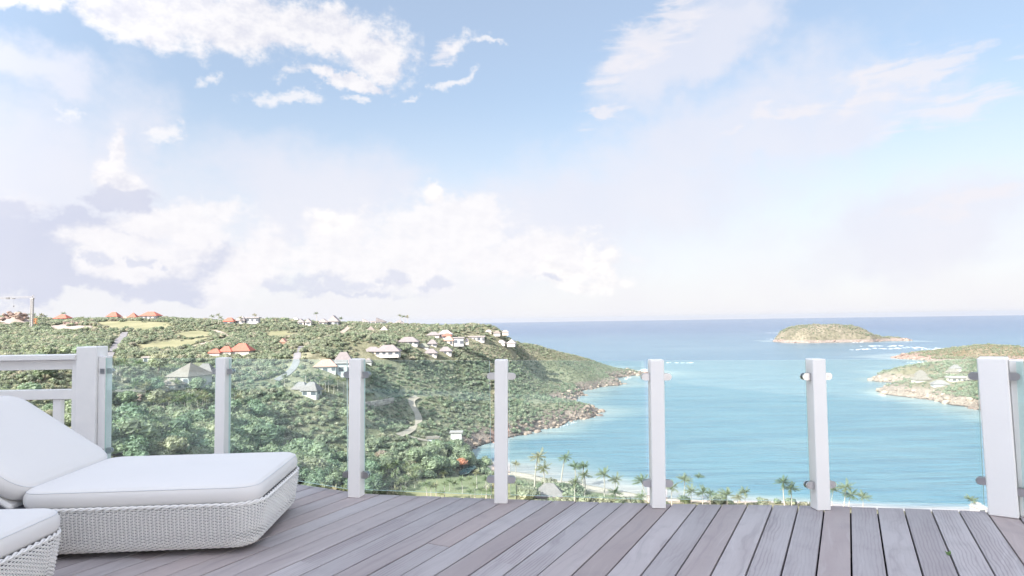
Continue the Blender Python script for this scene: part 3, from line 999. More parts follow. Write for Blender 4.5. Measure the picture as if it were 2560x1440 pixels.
# ------------------------------------------------------------------ loungers
M_wick = mat('white_wicker', (0.86, 0.845, 0.83), 0.5, 0.35)
M_wickshade = mat('shaded_wicker_backing', (0.20, 0.20, 0.22), 0.9, 0.1)  # darkened backing: shade inside the weave holes put into its colour
M_cush = mat('white_cushion_cloth', (0.775, 0.755, 0.745), 0.85, 0.1, var=0.1, vscale=2.2, tint=(0.70, 0.675, 0.65), bump=0.12, bscale=700)
M_pipe = mat('white_piping', (0.72, 0.72, 0.745), 0.8, 0.15)


def rrect(L_, W_, r, n=10):
    """closed outline of a rounded rectangle, x -L_..0, y 0..W_, as dense points with outward normals"""
    out = []
    for cx, cy, a0 in ((-r, W_ - r, 0), (-L_ + r, W_ - r, 90), (-L_ + r, r, 180), (-r, r, 270)):
        for k in range(n + 1):
            a = R(a0 + 90 * k / n)
            out.append((cx + r * math.cos(a), cy + r * math.sin(a), math.cos(a), math.sin(a)))
    return out


def resample(out, step):
    pts_ = out + [out[0]]
    seg = [math.hypot(b[0] - a[0], b[1] - a[1]) for a, b in zip(pts_[:-1], pts_[1:])]
    tot = sum(seg)
    n = int(round(tot / step / 2)) * 2
    res, acc, i = [], 0.0, 0
    for k in range(n):
        t = k * tot / n
        while acc + seg[i] < t:
            acc += seg[i]; i += 1
        f = (t - acc) / seg[i] if seg[i] > 0 else 0
        a, b = pts_[i], pts_[i + 1]
        nx, ny = a[2] + (b[2] - a[2]) * f, a[3] + (b[3] - a[3]) * f
        q_ = math.hypot(nx, ny)
        res.append((a[0] + (b[0] - a[0]) * f, a[1] + (b[1] - a[1]) * f, nx / q_, ny / q_))
    return res


LL, LW = 2.06, 0.99
Z0, Z1 = 0.032, 0.272


def inset(z):
    t = (z - Z0) / (Z1 - Z0)
    v = 0.034 * (1 - t) ** 1.2                                        # sides lean in towards the floor
    if t < 0.22: v += 0.034 * (1 - t / 0.22) ** 2               # and curl under
    if t > 0.93: v += 0.012 * ((t - 0.93) / 0.07) ** 2
    return v


STEP = 0.0105
outl = resample(rrect(LL, LW, 0.17), STEP)
nO = len(outl)
zs_ = [Z0 + (Z1 - Z0) * k / 28 for k in range(29)]
wv, wf = [], []
for ri_, z in enumerate(zs_):
    base = len(wv)
    for k, (x, y, nx, ny) in enumerate(outl):
        amp = 0.0046 * math.cos(math.pi * (k + 1.0 * 2 * (ri_ % 2)) / 2)      # over and under the stakes
        off = -inset(z) + amp
        for dz_, do in ((.0030, -.001), (.0, .0022), (-.0030, -.001)):
            wv.append((x + nx * (off + do), y + ny * (off + do), z + dz_))
    for k in range(nO):
        k2 = (k + 1) % nO
        for j in range(2):
            wf.append((base + k * 3 + j, base + k * 3 + j + 1, base + k2 * 3 + j + 1, base + k2 * 3 + j))
weave = bpy.data.meshes.new('weave')
weave.from_pydata(wv, [], wf)
weave.materials.append(M_wick)
weave.polygons.foreach_set('use_smooth', [True] * len(wf))
stk = MB()
for k in range(0, nO, 2):
    x, y, nx, ny = outl[k]
    stk.tube([(x + nx * (-inset(z) - .001), y + ny * (-inset(z) - .001), z) for z in np.linspace(Z0, Z1, 6)], .0030, 4, caps=False)
stakes = stk.mesh('stakes', M_wick, True)
shell = MB()
rings = np.linspace(Z0, Z1 - .004, 7)
for z in rings:
    shell.v += [(x - nx * (inset(z) + .010), y - ny * (inset(z) + .010), float(z)) for x, y, nx, ny in outl[::6]]
ns = len(outl[::6])
for r_ in range(len(rings) - 1):
    shell.f += [(r_ * ns + k, r_ * ns + (k + 1) % ns, (r_ + 1) * ns + (k + 1) % ns, (r_ + 1) * ns + k) for k in range(ns)]
shell.f += [tuple(reversed(range(ns))), tuple(range((len(rings) - 1) * ns, len(rings) * ns))]
shell.mi = [0] * len(shell.f)
shell_me = shell.mesh('base', M_wickshade, True)
# plaited rim
rim_mb = MB()
ro = resample(rrect(LL, LW, 0.17), .0125)
for strand in range(2):
    pts_ = []
    for k, (x, y, nx, ny) in enumerate(ro + ro[:1]):
        a = k * 0.9 + strand * math.pi
        off = -.006 + .006 * math.cos(a)
        pts_.append((x + nx * off, y + ny * off, Z1 + .004 + .006 * math.sin(a)))
    rim_mb.tube(pts_, .0062, 6, caps=False)
rim_me = rim_mb.mesh('rim', M_wick, True)
foot_me = MB().box(-.04, .04, -.04, .04, 0, Z0 + .01).mesh('foot', M_black)


def cushion(L_, W_, z0, z1, r, er, crown, seed, sag=0.0):
    """stuffed pad: rounded outline, full edges, a crown and soft unevenness; returns MB and the seam outline"""
    o_ = resample(rrect(L_, W_, r, 8), .035)
    n = len(o_)
    mb = MB()
    cx, cy = -L_ / 2, W_ / 2
    prof = []
    for t in np.linspace(-math.pi / 2, math.pi / 2, 13):
        prof.append((er * (1 - math.cos(t)), (z0 + z1) / 2 + (z1 - z0) / 2 * math.sin(t)))
    for ins, z in prof:
        mb.v += [(x - nx * ins, y - ny * ins, z) for x, y, nx, ny in o_]
    lev = len(prof)
    for s_ in np.linspace(0.93, 0.06, 15):
        for x, y, nx, ny in o_:
            bx, by = x - nx * er, y - ny * er
            X, Y = cx + (bx - cx) * s_, cy + (by - cy) * s_
            e_ = min(min(-X, X + L_) / .25, min(Y, W_ - Y) / .25, 1.0)
            cz = crown * math.sin(max(0, e_) * math.pi / 2)
            wob = (float(vnoise(np.array(X * 3.1), np.array(Y * 3.1), seed)) - .5) * .010 + (float(vnoise(np.array(X * 9), np.array(Y * 9), seed + 1)) - .5) * .003
            mb.v.append((X, Y, z1 + cz + wob * e_ - sag * e_ * 0))
        lev += 1
    for l in range(lev - 1):
        mb.f += [(l * n + k, l * n + (k + 1) % n, (l + 1) * n + (k + 1) % n, (l + 1) * n + k) for k in range(n)]
    mb.f.append(tuple(range((lev - 1) * n, lev * n)))
    mb.f.append(tuple(reversed(range(n))))
    mb.mi = [0] * len(mb.f)
    seam = [(x - nx * er * .32, y - ny * er * .32, z1 - (z1 - z0) * .13) for x, y, nx, ny in o_]
    return mb, seam


MX = 1.25                                                       # the seat pad is this long, the back rest lifts behind it
seat, sseam = cushion(MX + .02, LW - .026, Z1 - .01, Z1 + .105, .12, .045, .014, 3)
seat_me = seat.mesh('seat_cushion', M_cush, True)
spipe = MB().tube(sseam + [sseam[0]], .0032, 5, caps=False).mesh('piping', M_pipe, True)
back, bseam = cushion(.80, LW - .06, 0, .115, .13, .045, .016, 8)
back_me = back.mesh('back_cushion', M_cush, True)
bpipe = MB().tube(bseam + [bseam[0]], .0032, 5, caps=False).mesh('piping', M_pipe, True)
bfr = MB().box(-.80, -.02, .02, LW - .06, -.035, -.003, bev=.012).mesh('back_frame', M_wick)


def lounger(loc, rz, label):
    t = tag(empty('sun_lounger', loc, rz), label, 'sun lounger', 'white wicker sun loungers on the deck')
    b = link('base', shell_me, t)
    tag(link('weave', weave, b), kind='stuff')
    tag(link('stakes', stakes, b), kind='stuff')
    link('rim', rim_me, b)
    for x in (-.30, -LL + .30):
        for y in (.30, LW - .30):
            f_ = link('foot', foot_me, t)
            f_.location = (x, y, 0)
    s_ = link('seat_cushion', seat_me, t)
    s_.location = (-.013, .013, 0)
    link('piping', spipe, s_)
    k = link('back_cushion', back_me, t)
    k.location = (-MX - .035, .03, Z1 + .012)
    k.rotation_euler = (0, R(34), 0)
    link('piping', bpipe, k)
    fr_ = link('back_frame', bfr, t)
    fr_.location = k.location
    fr_.rotation_euler = k.rotation_euler
    return t


c1 = at_z(646, 1250, DECK + Z1)
a1 = at_z(733, 1166, DECK + Z1)
lounger((-1.385, 3.62, DECK), R(4.0), 'white wicker lounger with raised back beside the railing')
lounger((-2.13, 2.30, DECK), R(1.5), 'white wicker lounger cut off by the lower left corner of the picture')

# ------------------------------------------------------------------ the villa behind, whose wall shades the terrace
M_plast = mat('white_plaster', (0.84, 0.83, 0.81), 0.8, 0.2, var=0.2, vscale=1.5, tint=(0.70, 0.69, 0.67))
vl = tag(empty('villa', (-11, -1.6, DECK)), 'unseen white plastered villa behind the deck, with added wing and paving bouncing sunlight', 'villa')
MB().box(-3.4, 10.0, -4.4, 0, 0, 7.9).build('wall', M_plast, vl)
MB().box(19.5, 27, -14, 2.2, 0, 5.6).build('wall', M_plast, vl)  # unseen right wing, added so its sunlit wall bounces light onto the terrace
M_shing = mat('grey_shingle', (0.30, 0.29, 0.30), 0.85, 0.2, var=0.4, vscale=4)
for x0, x1, y0, y1, z in ((-4.0, 10.5, -5.0, .5, 7.9), (18.9, 27.6, -14.6, 2.8, 5.6)):
    rx, ry = (x1 - x0) / 2, (y1 - y0) / 2
    k = min(rx, ry)
    rf = MB()
    cx, cy = (x0 + x1) / 2, (y0 + y1) / 2
    ex, ey = rx - k, ry - k
    rf.add([(x0, y0, z), (x1, y0, z), (x1, y1, z), (x0, y1, z), (cx - ex, cy - ey, z + k * .36), (cx + ex, cy - ey, z + k * .36), (cx + ex, cy + ey, z + k * .36), (cx - ex, cy + ey, z + k * .36)],
           [(0, 1, 5, 4), (1, 2, 6, 5), (2, 3, 7, 6), (3, 0, 4, 7), (4, 5, 6, 7), (3, 2, 1, 0)])
    rf.build('roof', M_shing, vl)
M_dpane = mat('dark_pane', (0.03, 0.035, 0.04), 0.08, 0.5)
for x in (-1.4, 1.6, 4.6, 7.8):
    MB().box(x - .7, x + .7, .001, .035, .1, 2.3).build('door', M_dpane, vl)
MB().box(-60, 9.9, -30, -4.45, -.4, .02).box(10.05, 19.45, -20, .35, -.4, .02).build('bounce_courtyard', mat('bounce_limestone', (0.66, 0.63, 0.58), 0.8, 0.2, var=0.3, vscale=1.2, tint=(0.55, 0.52, 0.48)), vl)  # unseen paving, added to throw sunlight back at the railing posts
# ------------------------------------------------------------------ far houses
M_wall = [mat('house_wall_white', (0.55, 0.52, 0.505), 0.8, 0.2, var=0.25, vscale=.5, tint=(0.50, 0.47, 0.44)),
          mat('house_wall_cream', (0.60, 0.53, 0.46), 0.8, 0.2, var=0.3, vscale=.5, tint=(0.62, 0.54, 0.46)),
          mat('house_wall_grey', (0.52, 0.52, 0.54), 0.8, 0.2, var=0.3, vscale=.5, tint=(0.42, 0.42, 0.45)),
          mat('house_wall_brown', (0.34, 0.22, 0.16), 0.85, 0.2)]


def roof_mat(name, a, b):
    mt = mat(name, a, 0.85, 0.2, var=0.7, vscale=1.1, tint=b)
    N = NT(mt.node_tree)
    bsd = mt.node_tree.nodes['Principled BSDF']
    tc_ = N.n('ShaderNodeTexCoord').outputs['Object']
    wv_ = N.n('ShaderNodeTexWave', {'Vector': tc_, 'Scale': 1.6, 'Distortion': 0.4, 'Detail': 1.0}, bands_direction='Z').outputs['Fac']
    N.set(bsd.inputs['Normal'], N.n('ShaderNodeBump', {'Strength': 0.6, 'Distance': 0.1, 'Height': wv_}).outputs[0])
    return mt


M_roof = {'red': roof_mat('roof_red', (0.52, 0.17, 0.125), (0.40, 0.13, 0.10)), 'grey': roof_mat('roof_grey_shingle', (0.28, 0.25, 0.25), (0.21, 0.19, 0.195)),
          'white': roof_mat('roof_white', (0.42, 0.375, 0.37), (0.34, 0.30, 0.30)), 'tan': roof_mat('roof_thatch', (0.27, 0.23, 0.205), (0.20, 0.17, 0.155)),
          'pink': roof_mat('roof_faded_red', (0.56, 0.33, 0.27), (0.46, 0.26, 0.21)), 'slate': roof_mat('roof_blue_grey', (0.30, 0.33, 0.40), (0.24, 0.26, 0.33)),
          'moss': roof_mat('roof_mossy', (0.24, 0.25, 0.21), (0.18, 0.19, 0.16))}
M_win = mat('window_glass', (0.11, 0.12, 0.14), 0.12, 0.5)
M_frame = mat('window_frame', (0.72, 0.72, 0.72), 0.6, 0.3)
win_me = MB().box(-.5, .5, -.05, .02, 0, 1).mesh('window', M_win)
frame_mb = MB()
for a in ((-.56, -.5, -.06, -.008, -.06, 1.06), (.5, .56, -.06, -.008, -.06, 1.06), (-.498, .498, -.06, -.008, 1.0, 1.06), (-.498, .498, -.06, -.008, -.06, 0)):
    frame_mb.box(*a)
frame_me = frame_mb.mesh('frame', M_frame)
HOUSE_BOX = []          # pixel boxes that growth in front must leave open: x0, x1, ytop, ybase, depth


def add_roof(mb, kind, w, d, z, rh, ov=.55):
    X, Y = w / 2 + ov, d / 2 + ov
    e = [(-X, -Y, z), (X, -Y, z), (X, Y, z), (-X, Y, z)]
    t = .16
    lo = [(x, y, z - t) for x, y, _ in e]
    if kind == 'flat':
        mb.box(-X, X, -Y, Y, z - .02, z + max(rh, .3))
        return
    if kind in ('hip', 'pyr'):
        k = min(X, Y) * (1.0 if kind == 'pyr' else .92)
        if kind == 'pyr': k = min(X, Y); rx, ry = 0.02, 0.02
        else: rx, ry = max(X - k, .3), max(Y - k, .02)
        tp = [(-rx, -ry, z + rh), (rx, -ry, z + rh), (rx, ry, z + rh), (-rx, ry, z + rh)]
        mb.add(e + tp + lo, [(0, 1, 5, 4), (1, 2, 6, 5), (2, 3, 7, 6), (3, 0, 4, 7), (4, 5, 6, 7), (8, 9, 1, 0), (9, 10, 2, 1), (10, 11, 3, 2), (11, 8, 0, 3), (11, 10, 9, 8)])
    elif kind == 'gable':      # ridge runs left-right
        tp = [(-X, 0, z + rh), (X, 0, z + rh)]
        mb.add(e + tp + lo, [(0, 1, 5, 4), (2, 3, 4, 5), (1, 2, 5), (3, 0, 4), (6, 7, 1, 0), (7, 8, 2, 1), (8, 9, 3, 2), (9, 6, 0, 3), (9, 8, 7, 6)])
    elif kind == 'front':      # gable end faces the bay
        tp = [(0, -Y, z + rh), (0, Y, z + rh)]
        mb.add(e + tp + lo, [(0, 1, 4), (1, 2, 5, 4), (2, 3, 5), (3, 0, 4, 5), (6, 7, 1, 0), (7, 8, 2, 1), (8, 9, 3, 2), (9, 6, 0, 3), (9, 8, 7, 6)])
    elif kind == 'shed':       # one slope, high on the left
        tp = [(-X, -Y, z + rh), (-X, Y, z + rh)]
        mb.add(e + tp + lo, [(0, 1, 4), (1, 2, 5, 4), (2, 3, 5), (3, 0, 4, 5), (6, 7, 1, 0), (7, 8, 2, 1), (8, 9, 3, 2), (9, 6, 0, 3), (9, 8, 7, 6)])


def house(name, label, cat, wings, yaw=0.0, land=None, depth=None, name_group=None):
    """wings: (x0, x1, y base, y eave, y ridge, roof kind, roof colour, wall index[, forward offset m, depth m]) in pixels of the photograph"""
    land = land or hill
    w0 = wings[0]
    xc, yb = (w0[0] + w0[1]) / 2, w0[2]
    base = land.hit(xc, yb) if depth is None else at_y(xc, yb, depth)
    k = base.y / F
    root = tag(empty(name, base, R(yaw)), label, cat, name_group)
    rnd = random.Random(int(xc * 7 + yb))
    for w in wings:
        x0, x1, yb_, ye, yr, kind, rc, wi = w[:8]
        if kind in ('hip', 'pyr', 'front', 'gable'):
            ye = ye + .28 * (yb_ - ye)
        dy = w[8] if len(w) > 8 else 0.0
        wd = (x1 - x0) * k / max(.6, math.cos(R(yaw)))
        ddp = w[9] if len(w) > 9 else min(max(wd * .75, 4), 9)
        hh_ = (yb_ - ye) * k
        zoff = (yb - yb_) * k
        cx = ((x0 + x1) / 2 - xc) * k
        # face of this wing is at local y = dy, body behind it
        M = Matrix.Translation((cx, dy + ddp / 2, zoff))
        ov = min(.8, wd * .09)
        wb = MB().box(-wd / 2 + ov, wd / 2 - ov, -ddp / 2 + ov, ddp / 2 - ov, -1.6, hh_)
        o = wb.build('wall', M_wall[wi], root)
        o.matrix_local = M
        rb = MB()
        add_roof(rb, kind, wd - 2 * ov, ddp - 2 * ov, hh_ + .02, (ye - yr) * k, ov)
        o = rb.build('roof', M_roof[rc], root)
        o.matrix_local = M
        if hh_ > 1.5:
            n = max(1, int(wd / 3.0))
            for i in range(n):
                wx = -wd / 2 + wd * (i + .5) / n
                ww, wh = min(2.4, wd / n * (.42 + .3 * rnd.random())), min(hh_ * .68, 2.1)
                f_ = link('window', win_me, root)
                f_.location = (cx + wx, dy + ov - .02, zoff + (hh_ - wh) * (.35 if rnd.random() < .6 else .1))
                f_.scale = (ww, 1.4, wh)
                if base.y < 340:
                    link('frame', frame_me, f_)
            if ddp > 4:
                f_ = link('window', win_me, root)
                f_.location = (cx + (-wd / 2 + ov + .02 if base.x > 0 else wd / 2 - ov - .02), dy + ddp / 2, zoff + hh_ * .25)
                f_.rotation_euler = (0, 0, R(-90 if base.x > 0 else 90))
                f_.scale = (1.3, 1.4, min(hh_ * .5, 1.6))
        HOUSE_BOX.append((x0 - 1, x1 + 1, min(yr, ye), yb_, base.y + dy + 6))
    return root


V = 'villa'
house('villa', 'white villa with tall red hipped roof and dark windows, rightmost on the left skyline', V, [(346, 391, 798, 786, 779, 'hip', 'red', 0)])
house('pavilion', 'small white pavilion with steep red pyramid roof between two red roofs on the skyline', 'pavilion', [(317, 340, 797, 791, 781, 'pyr', 'red', 0), (298, 316, 797, 793, 790, 'hip', 'pink', 0, 1.0)])
house('villa', 'white villa under a red hipped roof, leftmost of the three red roofs on the skyline', V, [(263, 293, 797, 789, 780, 'hip', 'red', 0)])
house('cottage', 'red roofed cottage half hidden by palms right of the crane', 'cottage', [(131, 166, 802, 793, 786, 'hip', 'red', 1)])
house('villa', 'white ridge villa with red roof, palms on its left and a long dark windowed wing', V,
      [(556, 584, 810, 801, 794, 'hip', 'red', 1), (580, 606, 808, 799, 791, 'hip', 'white', 0, 4), (604, 640, 805, 796, 794, 'flat', 'white', 2, 5, 5)])
house('cottage', 'small white house half hidden in trees on the ridge above the twin gables', 'cottage', [(728, 746, 797, 792, 788, 'hip', 'white', 0)])
house('cottage', 'pair of small white gabled cottages side by side on the ridge', 'cottage', [(742, 760, 812, 803, 797, 'front', 'white', 0), (761, 778, 812, 803, 797, 'front', 'white', 0)])
house('villa', 'large white house with steep gable on the ridge above the curving road', V, [(796, 820, 812, 803, 797, 'front', 'white', 0, -1), (815, 845, 812, 801, 789, 'front', 'white', 2, 2)])
house('modern_house', 'modern white house with two upswept slanting roofs on the ridge', 'house', [(906, 924, 809, 803, 795, 'shed', 'white', 0), (924, 940, 810, 803, 801, 'flat', 'white', 0, 2), (940, 965, 813, 803, 793, 'shed', 'grey', 2)])
house('cottage', 'pale cottage with pointed roof among bushes, left one of two below the modern house', 'cottage', [(916, 936, 827, 824, 815, 'pyr', 'tan', 1)])
house('cottage', 'pale cottage with pointed roof among bushes, right one of two below the modern house', 'cottage', [(949, 969, 828, 824, 815, 'pyr', 'white', 1)])
house('villa', 'grey roofed house beside three wind-bent palms at the end of the ridge', V, [(985, 1009, 805, 800, 794, 'hip', 'grey', 0), (963, 982, 806, 801, 797, 'hip', 'tan', 0, 3)])
house('villa', 'white house with grey and red roofs highest in the village on the slope', V, [(1065, 1100, 843, 836, 830, 'hip', 'grey', 0), (1092, 1130, 842, 834, 826, 'hip', 'white', 0, 4), (1105, 1130, 846, 838, 834, 'hip', 'red', 1, -2)])
house('villa', 'wide white villa with grey hipped roof, left in the village on the slope', V, [(992, 1046, 862, 852, 843, 'hip', 'grey', 0)])
house('modern_house', 'white and lavender flat roofed block with large dark windows in the village', 'house', [(1107, 1134, 861, 848, 841, 'hip', 'pink', 1, 1), (1132, 1161, 861, 846, 844, 'flat', 'white', 2), (1160, 1172, 858, 850, 847, 'hip', 'grey', 1, 2)])
house('modern_house', 'long low white flat roofed house, rightmost in the village on the slope', 'house', [(1170, 1213, 853, 843, 841, 'flat', 'white', 0)])
house('cottage', 'white cottages with pointed gables standing alone right of the village', 'cottage', [(1240, 1263, 861, 856, 851, 'hip', 'white', 0), (1266, 1289, 863, 857, 849, 'pyr', 'white', 0)], yaw=-12)
house('cottage', 'row of low pale houses on the crest where the headland meets the sea', 'cottage', [(1212, 1230, 833, 829, 825, 'hip', 'white', 1), (1232, 1252, 837, 832, 828, 'hip', 'tan', 0), (1254, 1272, 835, 830, 827, 'hip', 'white', 1)])
house('cottage', 'small white cottage with grey roof in the middle of the village', 'cottage', [(1067, 1093, 866, 857, 850, 'hip', 'grey', 0)])
house('cottage', 'dark mossy roofed cottage below the wide grey roofed villa', 'cottage', [(1042, 1073, 872, 866, 859, 'hip', 'moss', 2)])
house('cottage', 'white cottage with grey roof, left one of two at the bottom of the village', 'cottage', [(1058, 1094, 890, 881, 873, 'hip', 'grey', 0)])
house('cottage', 'white cottage with grey hipped roof, right one of two at the bottom of the village', 'cottage', [(1095, 1131, 886, 876, 868, 'hip', 'grey', 0)])
house('villa', 'long low white villa with broad grey hipped roof left of the village', V, [(905, 952, 887, 876, 868, 'hip', 'grey', 1, 1), (935, 999, 888, 876, 864, 'hip', 'grey', 0)])
house('villa', 'large villa with red and grey hipped roofs partly behind the second glass post', V,
      [(783, 842, 931, 913, 901, 'hip', 'pink', 0), (826, 878, 934, 903, 885, 'hip', 'grey', 0, 5), (800, 880, 938, 912, 911, 'flat', 'white', 2, 1.5, 4)], yaw=8)
house('villa', 'white villa with two grey hipped roofs alone above the wooded valley', V, [(716, 760, 985, 972, 958, 'hip', 'grey', 0, 2), (751, 797, 990, 972, 957, 'hip', 'grey', 0)], yaw=-14)
house('villa', 'white villa with three bright red hipped roofs on the middle of the slope', V, [(521, 552, 889, 880, 873, 'hip', 'red', 0, -1), (542, 576, 888, 877, 867, 'hip', 'red', 0, 1), (566, 620, 887, 876, 861, 'hip', 'red', 0, 2)])
house('villa', 'white house with tall steep thatched pyramid roof seen through the left glass pane', V, [(390, 460, 964, 937, 912, 'pyr', 'tan', 0, 3, 14), (408, 458, 976, 955, 946, 'hip', 'tan', 0, -3)], yaw=-18)
house('bungalow', 'grey roofed bungalow with white terrace beside the tall thatched pyramid roof', 'bungalow', [(468, 520, 945, 932, 912, 'hip', 'grey', 2, 4), (470, 528, 958, 944, 942, 'flat', 'white', 0)])
house('bungalow', 'low white flat building with blank walls below the grassy field', 'bungalow', [(352, 392, 907, 895, 893, 'flat', 'white', 0), (390, 416, 909, 898, 893, 'front', 'white', 0)])
house('shed', 'small brown shed alone in the bushes above the red roofed villa', 'shed', [(698, 714, 861, 853, 846, 'front', 'pink', 3)])
house('cottage', 'tiny white pavilion just behind the second glass post from the timber rail', 'cottage', [(908, 930, 911, 903, 896, 'hip', 'grey', 0)])
house('bungalow', 'low white building half buried in trees beside the end of the sandy track', 'bungalow', [(1064, 1098, 1106, 1098, 1095, 'flat', 'tan', 2), (1122, 1155, 1094, 1087, 1084, 'flat', 'white', 0, 2)])
house('beach_hut', 'beach building with broad grey hipped roof under the palms by the shore', 'beach hut', [(1338, 1412, 1252, 1240, 1216, 'hip', 'grey', 0)])
house('villa', 'pale stone villa with beige roofs nearest the tip of the right peninsula', V, [(2292, 2332, 954, 948, 937, 'hip', 'tan', 1), (2308, 2334, 944, 938, 928, 'hip', 'tan', 1, 6)], land=penin)
house('villa', 'villa with pale lilac roof highest on the green right peninsula', V, [(2374, 2402, 935, 930, 922, 'hip', 'tan', 1), (2394, 2418, 926, 922, 914, 'hip', 'grey', 1, 5)], land=penin)
house('bungalow', 'low grey roofed bungalow in the middle of the green right peninsula', 'bungalow', [(2336, 2374, 967, 960, 952, 'hip', 'grey', 2)], yaw=-15, land=penin)
house('bungalow', 'long white bungalow beside the corner post on the right peninsula', 'bungalow', [(2382, 2432, 953, 946, 943, 'flat', 'white', 1), (2412, 2446, 956, 947, 940, 'hip', 'tan', 0, -2)], land=penin)
house('bungalow', 'white building seen past the corner post at the right edge', 'bungalow', [(2532, 2580, 944, 930, 926, 'flat', 'white', 0)], land=penin)
house('beach_hut', 'little white beach hut at the water beside the corner post', 'beach hut', [(2446, 2470, 1290, 1266, 1262, 'hip', 'white', 0)])

# ------------------------------------------------------------------ roads, lawns and bare ground draped over the hill
M_asph = mat('pale_asphalt', (0.25, 0.24, 0.25), 0.9, 0.15, var=0.4, vscale=.3)
M_track = mat('sandy_track', (0.40, 0.34, 0.29), 0.95, 0.1, var=0.5, vscale=.3, tint=(0.36, 0.30, 0.25))
M_lawn = mat('lawn_grass', (0.235, 0.245, 0.145), 0.95, 0.1, var=0.8, vscale=.12, tint=(0.165, 0.19, 0.105), bump=.5, bscale=1.5)
M_field = mat('dry_field', (0.30, 0.285, 0.175), 0.95, 0.1, var=0.8, vscale=.06, tint=(0.215, 0.215, 0.125), bump=.5, bscale=1.2)
M_dirt = mat('bare_dirt', (0.42, 0.36, 0.33), 0.95, 0.1, var=0.7, vscale=.15, tint=(0.33, 0.26, 0.23), bump=.6, bscale=1)
M_stone = mat('field_stone', (0.46, 0.39, 0.35), 0.9, 0.15, objvar=.3)
ROADS = []


def road(name, pix, width, mt, land=None, lift=.2):
    land = land or hill
    w = [land.hit(*p) for p in pix]
    dense = []
    for a, b in zip(w[:-1], w[1:]):
        n = max(1, int((b - a).length / 3))
        dense += [a.lerp(b, i / n) for i in range(n)]
    dense.append(w[-1])
    for _ in range(3):
        dense = [dense[0]] + [(dense[i - 1] + dense[i] * 2 + dense[i + 1]) / 4 for i in range(1, len(dense) - 1)] + [dense[-1]]
    mb = MB()
    for i, p in enumerate(dense):
        t = dense[min(i + 1, len(dense) - 1)] - dense[max(i - 1, 0)]
        nrm = Vector((-t.y, t.x, 0)).normalized()
        zc = float(land.h(p.x, p.y))
        for s_ in (-1, -.5, 0, .5, 1):
            q_ = p + nrm * s_ * width / 2
            mb.v.append((q_.x, q_.y, max(float(land.h(q_.x, q_.y)), zc - .25) + lift))
        if i:
            for j in range(4):
                mb.f.append(((i - 1) * 5 + j, (i - 1) * 5 + j + 1, i * 5 + j + 1, i * 5 + j))
                mb.mi.append(0)
        ROADS.append((p.x, p.y, width / 2 + 1.0))
    return tag(mb.build(name, mt, smooth=True), kind='structure')


road('road', [(312, 831), (300, 848), (285, 872), (270, 895), (262, 915)], 3.4, M_asph)
road('road', [(262, 1098), (278, 1118), (298, 1140)], 3.2, M_asph)
road('road', [(874, 815), (866, 824), (846, 836), (815, 845), (780, 854)], 3.2, M_track)
road('road', [(752, 866), (752, 876), (742, 892), (744, 912), (722, 935), (690, 952)], 3.2, M_asph)
road('track', [(535, 826), (556, 833), (575, 845), (560, 850), (535, 851), (500, 862), (472, 872), (447, 881)], 3.2, M_track)
road('track', [(1045, 994), (1020, 1003), (1038, 1022), (1050, 1045), (1046, 1062), (1022, 1082), (998, 1090)], 3.4, M_track)
road('track', [(1012, 1088), (1028, 1099), (1070, 1103)], 2.6, M_track)
PATCH = []


def patch(name, pix, mt, land=None, lift=.28, cell=2.5):
    land = land or hill
    w = np.array([land.hit(*p)[:2] for p in pix])
    PATCH.append(w)
    x0, y0 = w.min(0); x1, y1 = w.max(0)
    xs_, ys_ = np.arange(x0, x1 + cell, cell), np.arange(y0, y1 + cell, cell)
    X, Y = np.meshgrid(xs_, ys_)
    ins = inside(X, Y, w)
    mb = MB()
    idm = {}
    for j in range(len(ys_) - 1):
        for i in range(len(xs_) - 1):
            if ins[j, i] and ins[j, i + 1] and ins[j + 1, i] and ins[j + 1, i + 1]:
                f_ = []
                for a, b in ((j, i), (j, i + 1), (j + 1, i + 1), (j + 1, i)):
                    if (a, b) not in idm:
                        idm[(a, b)] = len(mb.v)
                        mb.v.append((X[a, b], Y[a, b], float(land.h(X[a, b], Y[a, b])) + lift))
                    f_.append(idm[(a, b)])
                mb.f.append(tuple(f_)); mb.mi.append(0)
    if mb.f:
        return tag(mb.build(name, mt, smooth=True), kind='structure')


def inside(X, Y, poly):
    c_ = np.zeros(np.shape(X), bool)
    n = len(poly)
    for i in range(n):
        (xa, ya), (xb, yb) = poly[i], poly[(i + 1) % n]
        cond = ((ya > Y) != (yb > Y))
        with np.errstate(divide='ignore', invalid='ignore'):
            c_ ^= cond & (X < (xb - xa) * (Y - ya) / (yb - ya + 1e-12) + xa)
    return c_


patch('field', [(235, 806), (300, 803), (420, 806), (436, 815), (415, 823), (330, 829), (255, 822)], M_field)
patch('field', [(330, 862), (420, 852), (500, 846), (540, 842), (500, 858), (440, 876), (350, 874)], M_field)
patch('field', [(430, 835), (480, 826), (530, 832), (530, 842), (470, 846)], M_field)
patch('field', [(660, 832), (720, 826), (740, 838), (700, 846), (665, 842)], M_field)
patch('lawn', [(872, 985), (905, 982), (960, 990), (984, 1004), (940, 1013), (905, 1018), (870, 1016)], M_lawn)
patch('lawn', [(950, 1232), (1010, 1212), (1060, 1196), (1140, 1190), (1200, 1186), (1260, 1196), (1300, 1215), (1300, 1258), (1180, 1262), (1040, 1252)], M_lawn)
patch('lawn', [(1440, 1238), (1480, 1232), (1600, 1250), (1620, 1262), (1450, 1258)], M_lawn)
patch('bare_ground', [(110, 818), (160, 811), (235, 816), (275, 824), (270, 829), (150, 830)], M_dirt)
patch('bare_ground', [(0, 799), (70, 795), (90, 803), (80, 812), (0, 812)], M_dirt)
patch('bare_ground', [(1032, 1122), (1062, 1118), (1085, 1124), (1060, 1131), (1038, 1131)], M_dirt)
